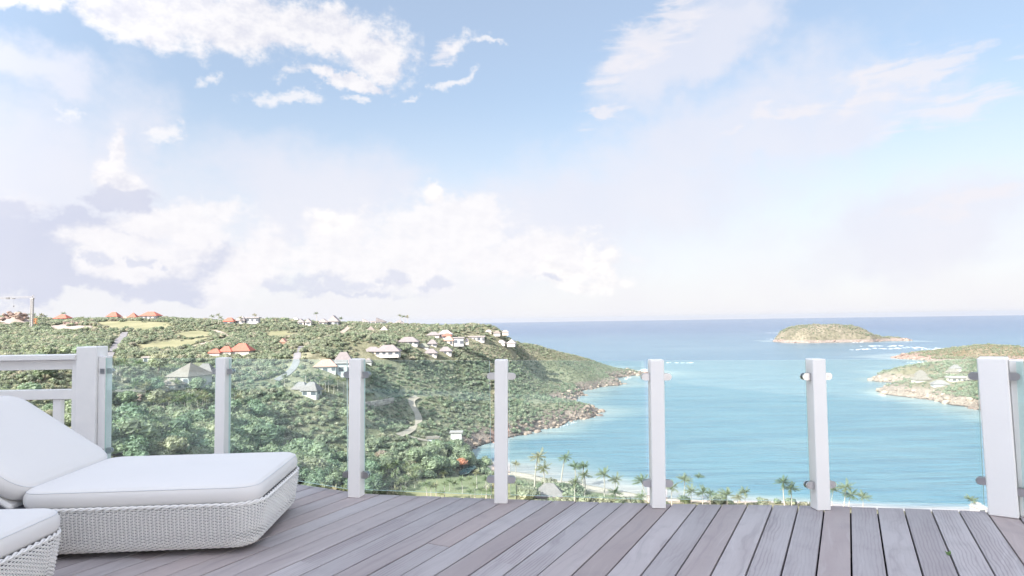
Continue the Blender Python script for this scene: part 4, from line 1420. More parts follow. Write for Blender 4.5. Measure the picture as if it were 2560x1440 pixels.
patch('bare_ground', [(290, 998), (350, 1000), (400, 1004), (395, 1014), (300, 1013)], M_dirt)
pw = [hill.hit(*p) for p in [(1148, 1184), (1165, 1176), (1184, 1176), (1190, 1184), (1172, 1192), (1150, 1192)]]
pz = max(p.z for p in pw) + .45
cp = sum(pw, Vector()) / len(pw)
pond_out = [cp + (p - cp) * 1.0 for p in pw]
tag(mesh_obj('pond', [(p.x, p.y, pz) for p in pond_out], [tuple(range(6))], mat('pond_water', (0.10, 0.16, 0.17), 0.06, 0.5)), kind='structure')
PATCH.append(np.array([[p.x, p.y] for p in pond_out]))

HOUSE_BOX.append((1134, 1168, 1152, 1182, hill.hit(1150, 1176).y))
HOUSE_BOX.append((1146, 1192, 1172, 1194, hill.hit(1168, 1192).y))
# stone retaining walls
def wall(pix, h, label, mt, thick=.5):
    w = [hill.hit(*p) for p in pix]
    root = tag(empty('retaining_wall', w[0]), label, 'wall')
    blk = MB()
    for i, (a, b) in enumerate(zip(w[:-1], w[1:])):
        n = max(1, int((b - a).length / 2.2))
        for k in range(n):
            p0, p1 = a.lerp(b, k / n), a.lerp(b, (k + 1) / n)
            ang = math.atan2(p1.y - p0.y, p1.x - p0.x)
            for r_ in range(3):
                ln = (p1 - p0).length * .96
                st = MB().box(-ln / 2, ln / 2, -thick / 2, thick / 2, 0, h / 3 * .95, bev=.06)
                o = st.build('stone_block', mt, root)
                mid = (p0 + p1) / 2 - w[0]
                o.location = (mid.x + (.3 if r_ % 2 else 0), mid.y, (p0.z + p1.z) / 2 - w[0].z - .3 + r_ * h / 3)
                o.rotation_euler = (0, 0, ang)
    return root


wall([(905, 1020), (945, 1014), (985, 1006)], 2.6, 'curved stone retaining wall under the small green lawn', M_stone)
wall([(264, 983), (360, 983), (440, 978), (527, 966)], 1.3, 'long low retaining wall below the thatched pyramid roof house', mat('garden_wall', (0.5, 0.47, 0.44), .9, .15))

# ------------------------------------------------------------------ tower crane
M_crane = mat('crane_grey_paint', (0.36, 0.34, 0.33), 0.6, 0.3)
M_orange = mat('orange_paint', (0.75, 0.28, 0.10), 0.6, 0.3)
cb = hill.hit(79, 822)
ck = cb.y / F
cr = tag(empty('tower_crane', cb), 'tall pale tower crane with long horizontal jib above the left ridge', 'crane')
mh = (822 - 745) * ck
ms = MB()
for sx_ in (-.55, .55):
    for sy_ in (-.55, .55):
        ms.box(sx_ - .16, sx_ + .16, sy_ - .16, sy_ + .16, -1, mh)
nb = int(mh / 1.3)
for i in range(nb):
    z = i * mh / nb
    for sy_ in (-.55, .55):
        ms.tube([(-.55, sy_, z), (.55, sy_, z + mh / nb)], .09, 4)
    for sx_ in (-.55, .55):
        ms.tube([(sx_, -.55, z), (sx_, .55, z + mh / nb)], .09, 4)
ms.build('mast', M_crane, cr)
jb = MB()
jl = 42.0
for y_, z_ in ((-.45, 0), (.45, 0), (0, .8)):
    jb.tube([(1.4, y_, mh + z_), (-jl, y_, mh + z_)], .12, 5)
for i in range(28):
    x = -i * jl / 28
    jb.tube([(x, -.45, mh), (x - .75, 0, mh + .8), (x - 1.5, .45, mh)], .05, 4)
jb.build('jib', M_crane, cr)
MB().tube([(0, 0, mh), (0, 0, mh + 1.0), (1.0, 0, mh + 1.7)], .22, 6).build('tower_head', M_crane, cr)
MB().box(-.9, .9, -.7, .7, mh - .9, mh - .1).build('slewing_ring', M_crane, cr)
tx = (33 - 79) * ck
MB().box(tx - .7, tx + .7, -.4, .4, mh - .5, mh - .1).build('trolley', mat('dark_steel', (.12, .12, .13), .5, .4), cr)
MB().box((18 - 79) * ck - .9, (18 - 79) * ck + .9, -.5, .5, mh - .6, mh + .5).build('winch', bpy.data.materials['dark_steel'], cr)
hzz = (822 - 765) * ck
hk = MB().box(tx - .28, tx + .28, -.2, .2, hzz - .35, hzz + .35)
hk.tube([(tx, 0, hzz + .35), (tx, 0, mh - .5)], .025, 4)
hk.tube([(tx, 0, hzz - .35), (tx + .18, 0, hzz - .6), (tx, 0, hzz - .8), (tx - .15, 0, hzz - .65)], .07, 5)
hk.build('hook_block', bpy.data.materials['dark_steel'], cr)
MB().box(-2.0, 2.2, -1.6, 1.6, -1.5, .5).build('ballast', mat('concrete', (.55, .53, .50), .9, .1), cr)
scb = hill.hit(86, 817)
sc_ = MB()
for x in (-1.1, 0, 1.1):
    for y in (-.6, .6):
        sc_.tube([(x, y, -.5), (x, y, 5.2)], .13, 5)
for z in (.8, 2.2, 3.6, 5.0):
    for y in (-.6, .6):
        sc_.tube([(-1.3, y, z), (1.3, y, z)], .10, 5)
o = sc_.build('scaffold_tower', M_orange)
o.location = scb
tag(o, 'orange scaffold tower standing at the foot of the crane', 'scaffold')
# ------------------------------------------------------------------ foliage
def leaf_mat(name, c0, c1, c2, ov=.22):
    mt = bpy.data.materials.new(name)
    mt.use_nodes = True
    N = NT(mt.node_tree)
    bs = mt.node_tree.nodes['Principled BSDF']
    oi_ = N.n('ShaderNodeObjectInfo').outputs['Random']
    gi = N.n('ShaderNodeNewGeometry').outputs['Random Per Island']
    c_ = N.mix(N.ss(oi_, .25, .8), c0, c1)
    c_ = N.mix(N.ss(N.m('FRACT', N.m('MULTIPLY', oi_, 5.77)), .70, .98), c_, c2)
    hs = N.n('ShaderNodeHueSaturation', {'Value': N.m('ADD', 1 - ov, N.m('MULTIPLY', gi, 2 * ov)), 'Color': c_})
    N.set(bs.inputs['Base Color'], hs.outputs[0])
    bs.inputs['Roughness'].default_value = 0.55
    bs.inputs['Specular IOR Level'].default_value = 0.4
    tl_ = N.n('ShaderNodeBsdfTranslucent', {'Color': N.mix(1.0, hs.outputs[0], (0.85, 0.92, 0.66), 'MULTIPLY')})
    ms_ = N.n('ShaderNodeAddShader', {0: bs.outputs[0], 1: tl_.outputs[0]})
    N.set(mt.node_tree.nodes['Material Output'].inputs['Surface'], ms_.outputs[0])
    return mt


M_leaf = leaf_mat('leaf_scrub', (0.140, 0.166, 0.114), (0.184, 0.194, 0.140), (0.230, 0.212, 0.170), .5)
M_leafd = leaf_mat('leaf_tree', (0.118, 0.156, 0.104), (0.164, 0.184, 0.122), (0.212, 0.205, 0.146), .5)
M_palm = leaf_mat('leaf_palm', (0.082, 0.108, 0.050), (0.118, 0.130, 0.064), (0.170, 0.150, 0.085), .4)
M_bark = mat('bark', (0.24, 0.19, 0.15), .9, .1, var=.5, vscale=2)
M_ptrunk = mat('palm_trunk', (0.46, 0.41, 0.36), .9, .1, var=.5, vscale=1.5)


def leafball(seed, n, clumps, flat, leaf, core=True, trunk_h=0.0):
    """a crown of unit radius: leaf faces gathered on lobes of uneven size over a dark core"""
    r_ = np.random.default_rng(seed)
    mb = MB()
    cs = []
    for i in range(clumps):
        a, e = r_.uniform(0, 2 * math.pi), r_.uniform(-.1, 1.3)
        d = r_.uniform(.35, .62)
        cs.append((np.array([math.cos(a) * math.cos(e) * d, math.sin(a) * math.cos(e) * d, math.sin(e) * d * flat]), r_.uniform(.30, .52)))
    cs.append((np.zeros(3), .55))
    for i in range(n):
        c_, rad = cs[r_.integers(len(cs))]
        d = r_.normal(size=3)
        d /= np.linalg.norm(d)
        if d[2] < -.45: d[2] *= -1
        p = c_ + d * rad * r_.uniform(.82, 1.12) * np.array([1, 1, flat])
        nrm = d + r_.normal(size=3) * .55
        nrm /= np.linalg.norm(nrm)
        t = np.cross(nrm, r_.normal(size=3)); t /= np.linalg.norm(t)
        b = np.cross(nrm, t)
        s_ = leaf * r_.uniform(.6, 1.3)
        q_ = [p + t * s_, p + b * s_ * .62, p - t * s_ * .9 + nrm * s_ * .15, p - b * s_ * .62]
        mb.add([tuple(v) for v in q_], [(0, 1, 2, 3)])
    if core:
        for c_, rad in cs:
            rr_ = rad * .86
            vs, fs = [], []
            for j, (el_, k) in enumerate(((-.7, 1), (0, 1), (.75, 1))):
                for q in range(6):
                    a = q * math.pi / 3 + j * .5
                    vs.append((c_[0] + rr_ * math.cos(a) * math.cos(el_), c_[1] + rr_ * math.sin(a) * math.cos(el_), c_[2] + rr_ * math.sin(el_) * flat))
            vs.append((c_[0], c_[1], c_[2] + rr_ * flat))
            for j in range(2):
                for q in range(6):
                    fs.append((j * 6 + q, j * 6 + (q + 1) % 6, (j + 1) * 6 + (q + 1) % 6, (j + 1) * 6 + q))
            fs += [(12 + q, 12 + (q + 1) % 6, 18) for q in range(6)]
            mb.add(vs, fs)
    return mb


SCRUB = [leafball(100 + i, 190, 6, .72, .105).mesh('scrub_form', M_leaf) for i in range(6)]
CROWN = [leafball(200 + i, 520, 10, .78, .080).mesh('crown', M_leafd) for i in range(6)]

# --- candidates over the hill, jittered grid
SPARSE = [((240, 800), (440, 830)), ((330, 840), (545, 878)), ((100, 808), (275, 832)), ((640, 828), (745, 850))]
rock_x = at_z(1185, 1150, 0).x


def candidates(land, x0, x1, y0, y1, cell, seed, zmin):
    g = np.random.default_rng(seed)
    X, Y = np.meshgrid(np.arange(x0, x1, cell), np.arange(y0, y1, cell))
    X = (X + g.uniform(-.5, .5, X.shape) * cell).ravel()
    Y = (Y + g.uniform(-.5, .5, Y.shape) * cell).ravel()
    Z = land.h(X, Y)
    px_, py_, dz = project(np.stack([X, Y, Z], 1))
    ok = (px_ > -260) & (px_ < 2820) & (py_ < 1400)
    edge = fbm(X, Y, 18, 3, 61)
    ok &= Z > zmin + edge * 5.5 - 2.0
    ok &= ~((py_ > 1240) & (px_ > 930) & (px_ < 1300)) & ~((py_ > 1266) & (px_ > 900))
    for w in PATCH:
        ok &= ~(inside(X, Y, w) & (g.uniform(size=X.shape) > .025))
    R_ = np.array(ROADS)
    sel = np.where(ok)[0]
    for i0 in range(0, len(sel), 4000):
        s_ = sel[i0:i0 + 4000]
        d2 = (X[s_, None] - R_[None, :, 0]) ** 2 + (Y[s_, None] - R_[None, :, 1]) ** 2
        ok[s_] &= ~(d2 < R_[None, :, 2] ** 2).any(1)
    return X, Y, Z, px_, py_, dz, ok, g


def clear_houses(X, Y, Z, px_, py_, dz, h, ok):
    top = py_ - h * F / dz
    for (x0, x1, yt, yb, d) in HOUSE_BOX:
        m_ = max(3.0, (x1 - x0) * .06)
        inx = (px_ > x0 - 1.0 * F / dz) & (px_ < x1 + 1.0 * F / dz)
        front = inx & (Y < d) & (Y > d - 45) & (top < yb - (yb - yt) * .55) & (py_ > yt)
        near = (px_ > x0 - .6 * F / dz) & (px_ < x1 + .6 * F / dz) & (np.abs(Y - d + 3) < 6)
        ok &= ~(front | near)
    return ok


ALL = []
for land, ext, zmin, sd_ in ((hill, (-515, 330, 70, 800), 1.6, 1), (penin, (200, 760, 340, 1000), 3.2, 2), (isle, (isle.xs[0], isle.xs[-1], isle.ys[0], isle.ys[-1]), 5.0, 3)):
    cell = {1: 2.7, 2: 3.2, 3: 4.6}[sd_]
    X, Y, Z, px_, py_, dz, ok, g = candidates(land, *ext, cell, sd_, zmin)
    dens = fbm(X, Y, 35, 4, 71)
    big = fbm(X, Y, 22, 3, 81)
    sc = .95 + 1.25 * sstep(big, .42, .68) + g.gamma(2.0, .22, X.shape)
    if sd_ == 1:
        # lower scrub on the exposed headland, taller growth in the valley
        expo = sstep(X, -60, 90) * sstep(Y, 330, 430)
        sc *= 1 - .42 * expo
        sc *= 1 + .35 * (1 - sstep(Y, 210, 330))
        ok &= g.uniform(size=X.shape) < .97 - .35 * (1 - sstep(dens, .34, .46)) - .12 * expo
        # beach strip only thinly grown
        beach = (Y < 292) & (X > rock_x - 6) & (Z < 3.0)
        ok &= ~(beach & (g.uniform(size=X.shape) > .10))
    elif sd_ == 2:
        sc *= .85
        ok &= g.uniform(size=X.shape) < .35 + .6 * sstep(dens, .40, .52)
    else:
        sc *= 1.15
        ok &= g.uniform(size=X.shape) < .25 + .6 * sstep(dens, .42, .55)
    ok = clear_houses(X, Y, Z, px_, py_, dz, sc * 1.15, ok)
    k = np.where(ok)[0]
    ALL.append(np.stack([X[k], Y[k], Z[k], sc[k], px_[k], py_[k], dz[k], np.full(len(k), sd_)], 1))
ALL = np.concatenate(ALL)

# --- the trees that show largest stand as things of their own
size_px = ALL[:, 3] * F / ALL[:, 6]
vis = (ALL[:, 4] > 0) & (ALL[:, 4] < 1330) & (ALL[:, 5] > 860) & (ALL[:, 5] < 1275) & (ALL[:, 7] == 1)
# hidden behind the loungers, or under the deck rim
under = ALL[:, 5] - size_px > np.interp(ALL[:, 4], [0, 255, 260, 715, 735, 800, 1240, 1330], [1000, 1130, 1140, 1140, 1225, 1238, 1252, 1256])
vis &= ~under
order = np.argsort(-np.where(vis, size_px * (.6 + .4 * rng.uniform(size=len(ALL))), -1))
pick = order[:280]
pick = [i for i in pick if vis[i]]
isT = np.zeros(len(ALL), bool)
isT[pick] = True
tr_me = []
for i in range(3):
    mb = MB().tube([(0, 0, -.5), (.03, .02, .35), (-.02, .04, .75)], [.085, .06, .035], 6)
    mb.tube([(.02, .02, .4), (.22, .05, .8)], [.04, .02], 5)
    mb.tube([(.0, .02, .45), (-.2, -.1, .85)], [.04, .02], 5)
    tr_me.append(mb.mesh('trunk', M_bark))
proto = {}
for n_, i in enumerate(pick):
    x, y, z, s_ = ALL[i, :4]
    px_, py_ = ALL[i, 4], ALL[i, 5]
    big_ = 'broad' if s_ > 3.0 else 'round' if s_ > 2.35 else 'small'
    if px_ < 190: zone = 'seen through the timber railing'
    elif px_ < 262: zone = 'beside the square timber end post'
    elif px_ < 545: zone = 'behind the %s third of the first pane' % ('left', 'middle', 'right')[min(2, int((px_ - 262) / 95))]
    elif px_ < 880: zone = 'behind the %s third of the second pane' % ('left', 'middle', 'right')[min(2, int((px_ - 545) / 112))]
    elif px_ < 1060: zone = 'left of the lower lawn behind the third pane'
    elif px_ < 1252: zone = 'near the pond behind the third pane'
    else: zone = 'right of the third glass post'
    band = 'low down' if py_ > 1150 else 'half way up' if py_ > 1030 else 'high up'
    lab = '%s green tree %s the thicket %s' % (big_, {'low down': 'low in', 'half way up': 'midway up', 'high up': 'high in'}[band], zone)
    grp = 'thicket trees ' + zone
    v = n_ % 6
    if v not in proto:
        t = empty('tree', (x, y, z))
        link('trunk', tr_me[v % 3], t)
        link('crown', CROWN[v], t)
        proto[v] = t
    else:
        p0 = proto[v]
        t = p0.copy()
        COL.objects.link(t)
        for ch in p0.children:
            c_ = ch.copy()
            COL.objects.link(c_)
            c_.parent = t
    t.location = (x, y, z - .1 * s_)
    t.rotation_euler = (0, 0, float(rng.uniform(0, 6.28)))
    for ch in t.children:
        if ch.name.startswith('crown'):
            ch.location = (0, 0, 1.05 * s_)
            ch.scale = (s_ * 1.25, s_ * 1.25, s_ * 1.25)
        else:
            ch.scale = (s_ * 1.5, s_ * 1.5, s_ * 1.35)
    tag(t, lab, 'tree', grp)

# --- the rest is scrub that nobody could count: one object, instanced on points
rest_ = ALL[~isT]
pm_ = bpy.data.meshes.new('scrub')
pm_.from_pydata([(x, y, z + .18 * s_) for x, y, z, s_ in rest_[:, :4]], [], [])
for nm, arr, ty in (('siz', rest_[:, 3], 'FLOAT'), ('rot', rng.uniform(0, 6.28, len(rest_)), 'FLOAT'), ('kin', rng.integers(0, 6, len(rest_)), 'INT')):
    at_ = pm_.attributes.new(nm, ty, 'POINT')
    at_.data.foreach_set('value', np.asarray(arr, np.int32 if ty == 'INT' else np.float32))
scol = bpy.data.collections.new('scrub_forms')
for i, me_ in enumerate(SCRUB):
    scol.objects.link(bpy.data.objects.new('scrub_form_%d' % i, me_))


def instancer(name, mesh, coll, label, cat):
    ng = bpy.data.node_groups.new(name + '_spread', 'GeometryNodeTree')
    ng.interface.new_socket('Geometry', in_out='INPUT', socket_type='NodeSocketGeometry')
    ng.interface.new_socket('Geometry', in_out='OUTPUT', socket_type='NodeSocketGeometry')
    Q = NT(ng)
    gi_, go_ = Q.n('NodeGroupInput'), Q.n('NodeGroupOutput')
    ci = Q.n('GeometryNodeCollectionInfo', {'Collection': coll, 'Separate Children': True, 'Reset Children': True})

    def attr(nm, ty):
        a = Q.n('GeometryNodeInputNamedAttribute', {'Name': nm}, data_type=ty)
        return a.outputs['Attribute']
    rz = Q.n('ShaderNodeCombineXYZ', {0: 0.0, 1: 0.0, 2: attr('rot', 'FLOAT')}).outputs[0]
    e2r = Q.n('FunctionNodeEulerToRotation', {0: rz}).outputs[0]
    iop = Q.n('GeometryNodeInstanceOnPoints', {'Points': gi_.outputs[0], 'Instance': ci.outputs[0], 'Pick Instance': True,
                                              'Instance Index': attr('kin', 'INT'), 'Rotation': e2r})
    sv = Q.n('ShaderNodeCombineXYZ', {0: attr('siz', 'FLOAT'), 1: attr('siz', 'FLOAT'), 2: attr('siz', 'FLOAT')}).outputs[0]
    Q.set(iop.inputs['Scale'], sv)
    ng.links.new(iop.outputs[0], go_.inputs[0])
    o = link(name, mesh)
    md = o.modifiers.new('spread', 'NODES')
    md.node_group = ng
    return tag(o, label, cat, kind='stuff')


instancer('scrub', pm_, scol, 'dense green scrub covering the hillside, the headland and the islands', 'scrub')

# --- boulders along the rocky shore and rubble on the ridge
M_rock = mat('shore_rock', (0.34, 0.25, 0.21), .95, .1, var=.7, vscale=1.2, tint=(0.22, 0.165, 0.14), objvar=.3, bump=.6, bscale=3)


def rock_mesh(seed):
    r_ = random.Random(seed)
    bm_ = bmesh.new()
    bmesh.ops.create_icosphere(bm_, subdivisions=2, radius=1.0)
    offs = [Vector((r_.gauss(0, 1), r_.gauss(0, 1), r_.gauss(0, 1))).normalized() for _ in range(7)]
    for v in bm_.verts:
        k = 1.0
        for o_ in offs:
            d_ = v.co.dot(o_)
            if d_ > .62: k *= 1 - (d_ - .62) * .8
        v.co = Vector((v.co.x * 1.2, v.co.y * .95, v.co.z * .75)) * k
    me_ = bpy.data.meshes.new('boulder')
    bm_.to_mesh(me_)
    bm_.free()
    me_.materials.append(M_rock)
    return me_


ROCK = [rock_mesh(i) for i in range(4)]
rcol = bpy.data.collections.new('boulder_forms')
for i, me_ in enumerate(ROCK):
    rcol.objects.link(bpy.data.objects.new('boulder_form_%d' % i, me_))
rk = []
for land, ext, dens_ in ((hill, (-60, 330, 286, 860), 2.6), (penin, (200, 700, 330, 1000), 3.2), (isle, (isle.xs[0], isle.xs[-1], isle.ys[0], isle.ys[-1]), 5.0)):
    X, Y = np.meshgrid(np.arange(ext[0], ext[1], dens_), np.arange(ext[2], ext[3], dens_))
    X = (X + rng.uniform(-.5, .5, X.shape) * dens_).ravel()
    Y = (Y + rng.uniform(-.5, .5, Y.shape) * dens_).ravel()
    Z = land.h(X, Y)
    ok = (Z > -.6) & (Z < 4.6) & (rng.uniform(size=X.shape) < .62)
    if land is hill: ok &= ~((Z > 3.4) & (X < 0))
    k = np.where(ok)[0]
    rk.append(np.stack([X[k], Y[k], Z[k], (.35 + rng.gamma(2, .32, len(k))) * dens_ / 2.6], 1))
rk = np.concatenate(rk)
# rubble heaps
def heap(px0, px1, py0, py1, n, smin, smax):
    out = []
    for _ in range(n):
        p = hill.hit(rng.uniform(px0, px1), rng.uniform(py0, py1))
        out.append((p.x, p.y, p.z + rng.uniform(0, 1.2), rng.uniform(smin, smax)))
    return np.array(out)


rk = np.concatenate([rk, heap(295, 352, 995, 1010, 90, .35, .8), heap(160, 222, 806, 813, 70, .6, 1.6)])
pm2 = bpy.data.meshes.new('boulders')
pm2.from_pydata([tuple(v) for v in rk[:, :3]], [], [])
for nm, arr, ty in (('siz', rk[:, 3], 'FLOAT'), ('rot', rng.uniform(0, 6.28, len(rk)), 'FLOAT'), ('kin', rng.integers(0, 4, len(rk)), 'INT')):
    at_ = pm2.attributes.new(nm, ty, 'POINT')
    at_.data.foreach_set('value', np.asarray(arr, np.int32 if ty == 'INT' else np.float32))
instancer('boulders', pm2, rcol, 'brown boulders and rubble along the rocky shore and in heaps on the hill', 'boulders')
# the heap of big boulders on the far left skyline: each one a thing
bp = [(6, 797), (20, 795), (33, 793), (44, 791), (52, 796), (14, 788), (28, 786), (40, 785), (58, 788), (66, 794), (48, 784), (22, 782)]
b0 = hill.hit(35, 806)
for i, (a, b) in enumerate(bp):
    o = link('boulder', ROCK[i % 4])
    d = b0.y - 3 + (i % 3) * 2
    v = at_y(a, b, d)
    o.location = v
    s_ = rng.uniform(1.5, 2.5)
    o.scale = (s_, s_, s_ * .9)
    o.rotation_euler = (rng.uniform(-.3, .3), rng.uniform(-.3, .3), rng.uniform(0, 6))
    tag(o, 'grey brown boulder in the rubble mound on the skyline left of the crane', 'boulder', 'boulders of the skyline mound')
mound = MB()
mc = at_y(34, 806, b0.y + 2)
n1_, n2_ = 16, 6
for j in range(n2_ + 1):
    for q in range(n1_):
        a = 2 * math.pi * q / n1_
        rr_ = (1 - j / n2_)
        mound.v.append((mc.x + math.cos(a) * 15 * rr_, mc.y + math.sin(a) * 9 * rr_, mc.z - 2.2 + 6.2 * math.sin(j / n2_ * math.pi / 2) + rng.uniform(-.3, .3)))
for j in range(n2_):
    for q in range(n1_):
        mound.f.append((j * n1_ + q, j * n1_ + (q + 1) % n1_, (j + 1) * n1_ + (q + 1) % n1_, (j + 1) * n1_ + q))
        mound.mi.append(0)
tag(mound.build('mound', M_dirt, smooth=True), kind='structure')

# ------------------------------------------------------------------ palms
def palm_crown(seed, nf, wind, droop):
    r_ = random.Random(seed)
    mb = MB()
    for i in range(nf):
        az_ = 2 * math.pi * i / nf * 2.4 + r_.uniform(-.25, .25)
        up = r_.uniform(-.35, 1.15)
        ln = r_.uniform(.85, 1.15)
        d = Vector((math.cos(az_) * math.cos(up), math.sin(az_) * math.cos(up), math.sin(up)))
        pts_, p = [], Vector((0, 0, 0))
        n = 7
        for j in range(n + 1):
            pts_.append(p.copy())
            d = (d + Vector((wind[0], wind[1], -droop)) * (.05 + .13 * j / n)).normalized()
            p = p + d * ln / n
        for j in range(n):
            t = (pts_[j + 1] - pts_[j]).normalized()
            s_ = t.cross(Vector((0, 0, 1)))
            s_ = s_.normalized() if s_.length > .05 else Vector((1, 0, 0))
            dn_ = s_.cross(t) * -1
            mb.add([pts_[j] - s_ * .012, pts_[j] + s_ * .012, pts_[j + 1] + s_ * .012, pts_[j + 1] - s_ * .012], [(0, 1, 2, 3)])
            L_ = .34 * math.sin(min(1, (j + 1.2) / (n + .6)) * math.pi) ** .6 * (1 if j > 0 else .4)
            for sg in (-1, 1):
                for q in (0, .5):
                    a = pts_[j].lerp(pts_[j + 1], q)
                    b = pts_[j].lerp(pts_[j + 1], q + .46)
                    tip = a + (s_ * sg * .75 + t * .55 - Vector((0, 0, .42))) * L_ * r_.uniform(.8, 1.15)
                    mb.add([a, b, tip], [(0, 1, 2)])
    for i in range(5):
        a = r_.uniform(0, 6.28)
        mb.tube([(math.cos(a) * .05, math.sin(a) * .05, -.06), (math.cos(a) * .06, math.sin(a) * .06, -.12)], [.035, .03], 5)
    return mb


WINDS = [((-1.0, .1), .75), ((-.55, -.2), .9), ((-.9, .4), .6), ((-.2, .1), .95), ((-1.2, 0), .9), ((.15, .2), .85)]
PCR = [palm_crown(300 + i, 17 + i % 4, w, d_).mesh('crown', M_palm) for i, (w, d_) in enumerate(WINDS)]
PTR = []
for i in range(4):
    r_ = random.Random(i)
    b1, b2 = r_.uniform(-.05, .05), r_.uniform(-.04, .04)
    pts_ = [(b1 * math.sin(t * 2.6) - b1 * t * math.sin(2.6), b2 * math.sin(t * 3), t) for t in np.linspace(0, 1, 8)]
    pts_[0] = (pts_[0][0], pts_[0][1], -.06)
    PTR.append((MB().tube(pts_, [.030, .021, .018, .016, .015, .0145, .014, .015], 7), pts_[-1]))
PTRM = [(t.mesh('trunk', M_ptrunk, True), e) for t, e in PTR]
palm_n = 0


def palm(cx, cy, bx, by, rad, label, group=None, land=None, depth=None, var=None):
    """crown centre and foot in pixels; rad is the frond length in metres"""
    global palm_n
    land = land or hill
    b = land.hit(bx, by) if depth is None else at_y(bx, by, depth)
    top = at_y(cx, cy, b.y)
    h = max(top.z - b.z, 1.2)
    v = palm_n if var is None else var
    palm_n += 1
    t = tag(empty('palm_tree', b), label, 'palm tree', group)
    me_, e = PTRM[v % 4]
    tk = link('trunk', me_, t)
    thick = .55 * 14 if h > 8 else .6 * 11
    tk.scale = (h, h, h)
    lean = math.atan2(top.x - b.x - e[0] * h, h)
    tk.rotation_euler = (0, lean, 0)
    w_ = min(1.0, 10.5 / h) * 1.35
    tk.scale = (h * w_, h * w_, h)
    cr_ = link('crown', PCR[(v * 5 + int(cx)) % 6], t)
    tp = Matrix.Rotation(lean, 3, 'Y') @ Vector((e[0] * h * w_, e[1] * h * w_, h))
    cr_.location = tp
    cr_.scale = (rad, rad, rad)
    cr_.rotation_euler = (0, 0, random.uniform(-.5, .5))
    return t


BP = [(1289, 1160, 1288, 1194, 2.0, 'small lone palm at the waterline beside the third glass post'),
      (1345, 1141, 1336, 1246, 3.3, 'tallest leaning palm rising over the shallow water, leftmost of the beach palms'),
      (1358, 1171, 1358, 1246, 3.0, 'palm in front of the beach building roof, below the tallest palm'),
      (1413, 1143, 1402, 1216, 2.8, 'slender leaning palm standing alone on the sand right of the beach building'),
      (1437, 1167, 1437, 1236, 2.7, 'palm with ragged fronds, left of a close pair over the sand'),
      (1459, 1167, 1460, 1236, 2.5, 'palm of the close pair over the sand with the higher crown'),
      (1461, 1189, 1459, 1262, 2.5, 'palm of the close pair over the sand with the lower crown'),
      (1438, 1206, 1438, 1266, 2.6, 'thick bushy palm right of the beach building roof'),
      (1509, 1187, 1510, 1250, 3.0, 'full crowned palm standing over the beach line mid bay'),
      (1539, 1199, 1540, 1250, 2.7, 'wind-swept palm just right of the full crowned beach palm'),
      (1537, 1232, 1538, 1266, 2.6, 'low dry-fronded palm below the wind-swept beach palm'),
      (1603, 1201, 1622, 1256, 3.2, 'palm leaning hard to the left near the fourth glass post'),
      (1602, 1241, 1602, 1266, 2.2, 'stubby palm at the deck edge left of the fourth glass post'),
      (1681, 1218, 1680, 1266, 2.6, 'palm half hidden behind the clamp of the fourth glass post'),
      (1711, 1199, 1708, 1254, 2.9, 'palm with a round crown right of the fourth glass post'),
      (1748, 1192, 1748, 1240, 2.2, 'thin palm standing in the pale shallows by the shore'),
      (1727, 1228, 1727, 1268, 2.6, 'bushy palm in the middle clump, second from its left side'),
      (1708, 1251, 1712, 1272, 2.4, 'low palm at the left end of the middle clump by the deck edge'),
      (1756, 1231, 1756, 1270, 2.7, 'dense round palm in the centre of the middle clump'),
      (1776, 1235, 1776, 1270, 2.3, 'palm at the right end of the middle clump by the deck edge'),
      (1816, 1238, 1818, 1272, 3.0, 'wide arching palm of the trio over the deck edge, leftmost'),
      (1845, 1244, 1846, 1272, 2.3, 'short palm in the middle of the trio over the deck edge'),
      (1861, 1231, 1863, 1270, 2.4, 'palm of the trio over the deck edge, rightmost with a bare trunk'),
      (1958, 1206, 1963, 1272, 2.8, 'bent palm of the pair left of the fifth post, with the higher crown'),
      (1977, 1222, 1979, 1272, 3.0, 'bent palm of the pair left of the fifth post, with the lower crown'),
      (2084, 1224, 2080, 1268, 2.4, 'palm mostly behind the fifth glass post'),
      (2114, 1218, 2108, 1274, 2.9, 'leaning palm just right of the fifth glass post'),
      (2127, 1236, 2121, 1274, 2.7, 'lower crowned palm beside the leaning one right of the fifth glass post'),
      (2157, 1242, 2157, 1280, 2.6, 'green palm furthest right of the group beside the fifth glass post'),
      (2428, 1249, 2433, 1284, 2.2, 'small lone palm on the shore beside the corner post')]
for i, (cx, cy, bx, by, rad, lab) in enumerate(BP):
    palm(cx, cy, bx, by, rad, lab, 'coconut palms along the beach', var=i)
G1, G2, G3, G4, G5 = 'palms on the lower lawn', 'palm grove beside the lower lawn', 'palms under the retaining wall', 'palms beside the white valley villa', 'palms on the ridge'
ORD = ['first', 'second', 'third', 'fourth', 'fifth', 'sixth', 'seventh', 'eighth', 'ninth', 'tenth', 'eleventh', 'twelfth', 'thirteenth', 'fourteenth', 'fifteenth', 'sixteenth', 'seventeenth', 'eighteenth']


def nth(lst, fmt):
    order_ = sorted(range(len(lst)), key=lambda i: lst[i][0])
    out = [None] * len(lst)
    for k, i in enumerate(order_):
        out[i] = fmt % ORD[k]
    return list(zip(lst, out))


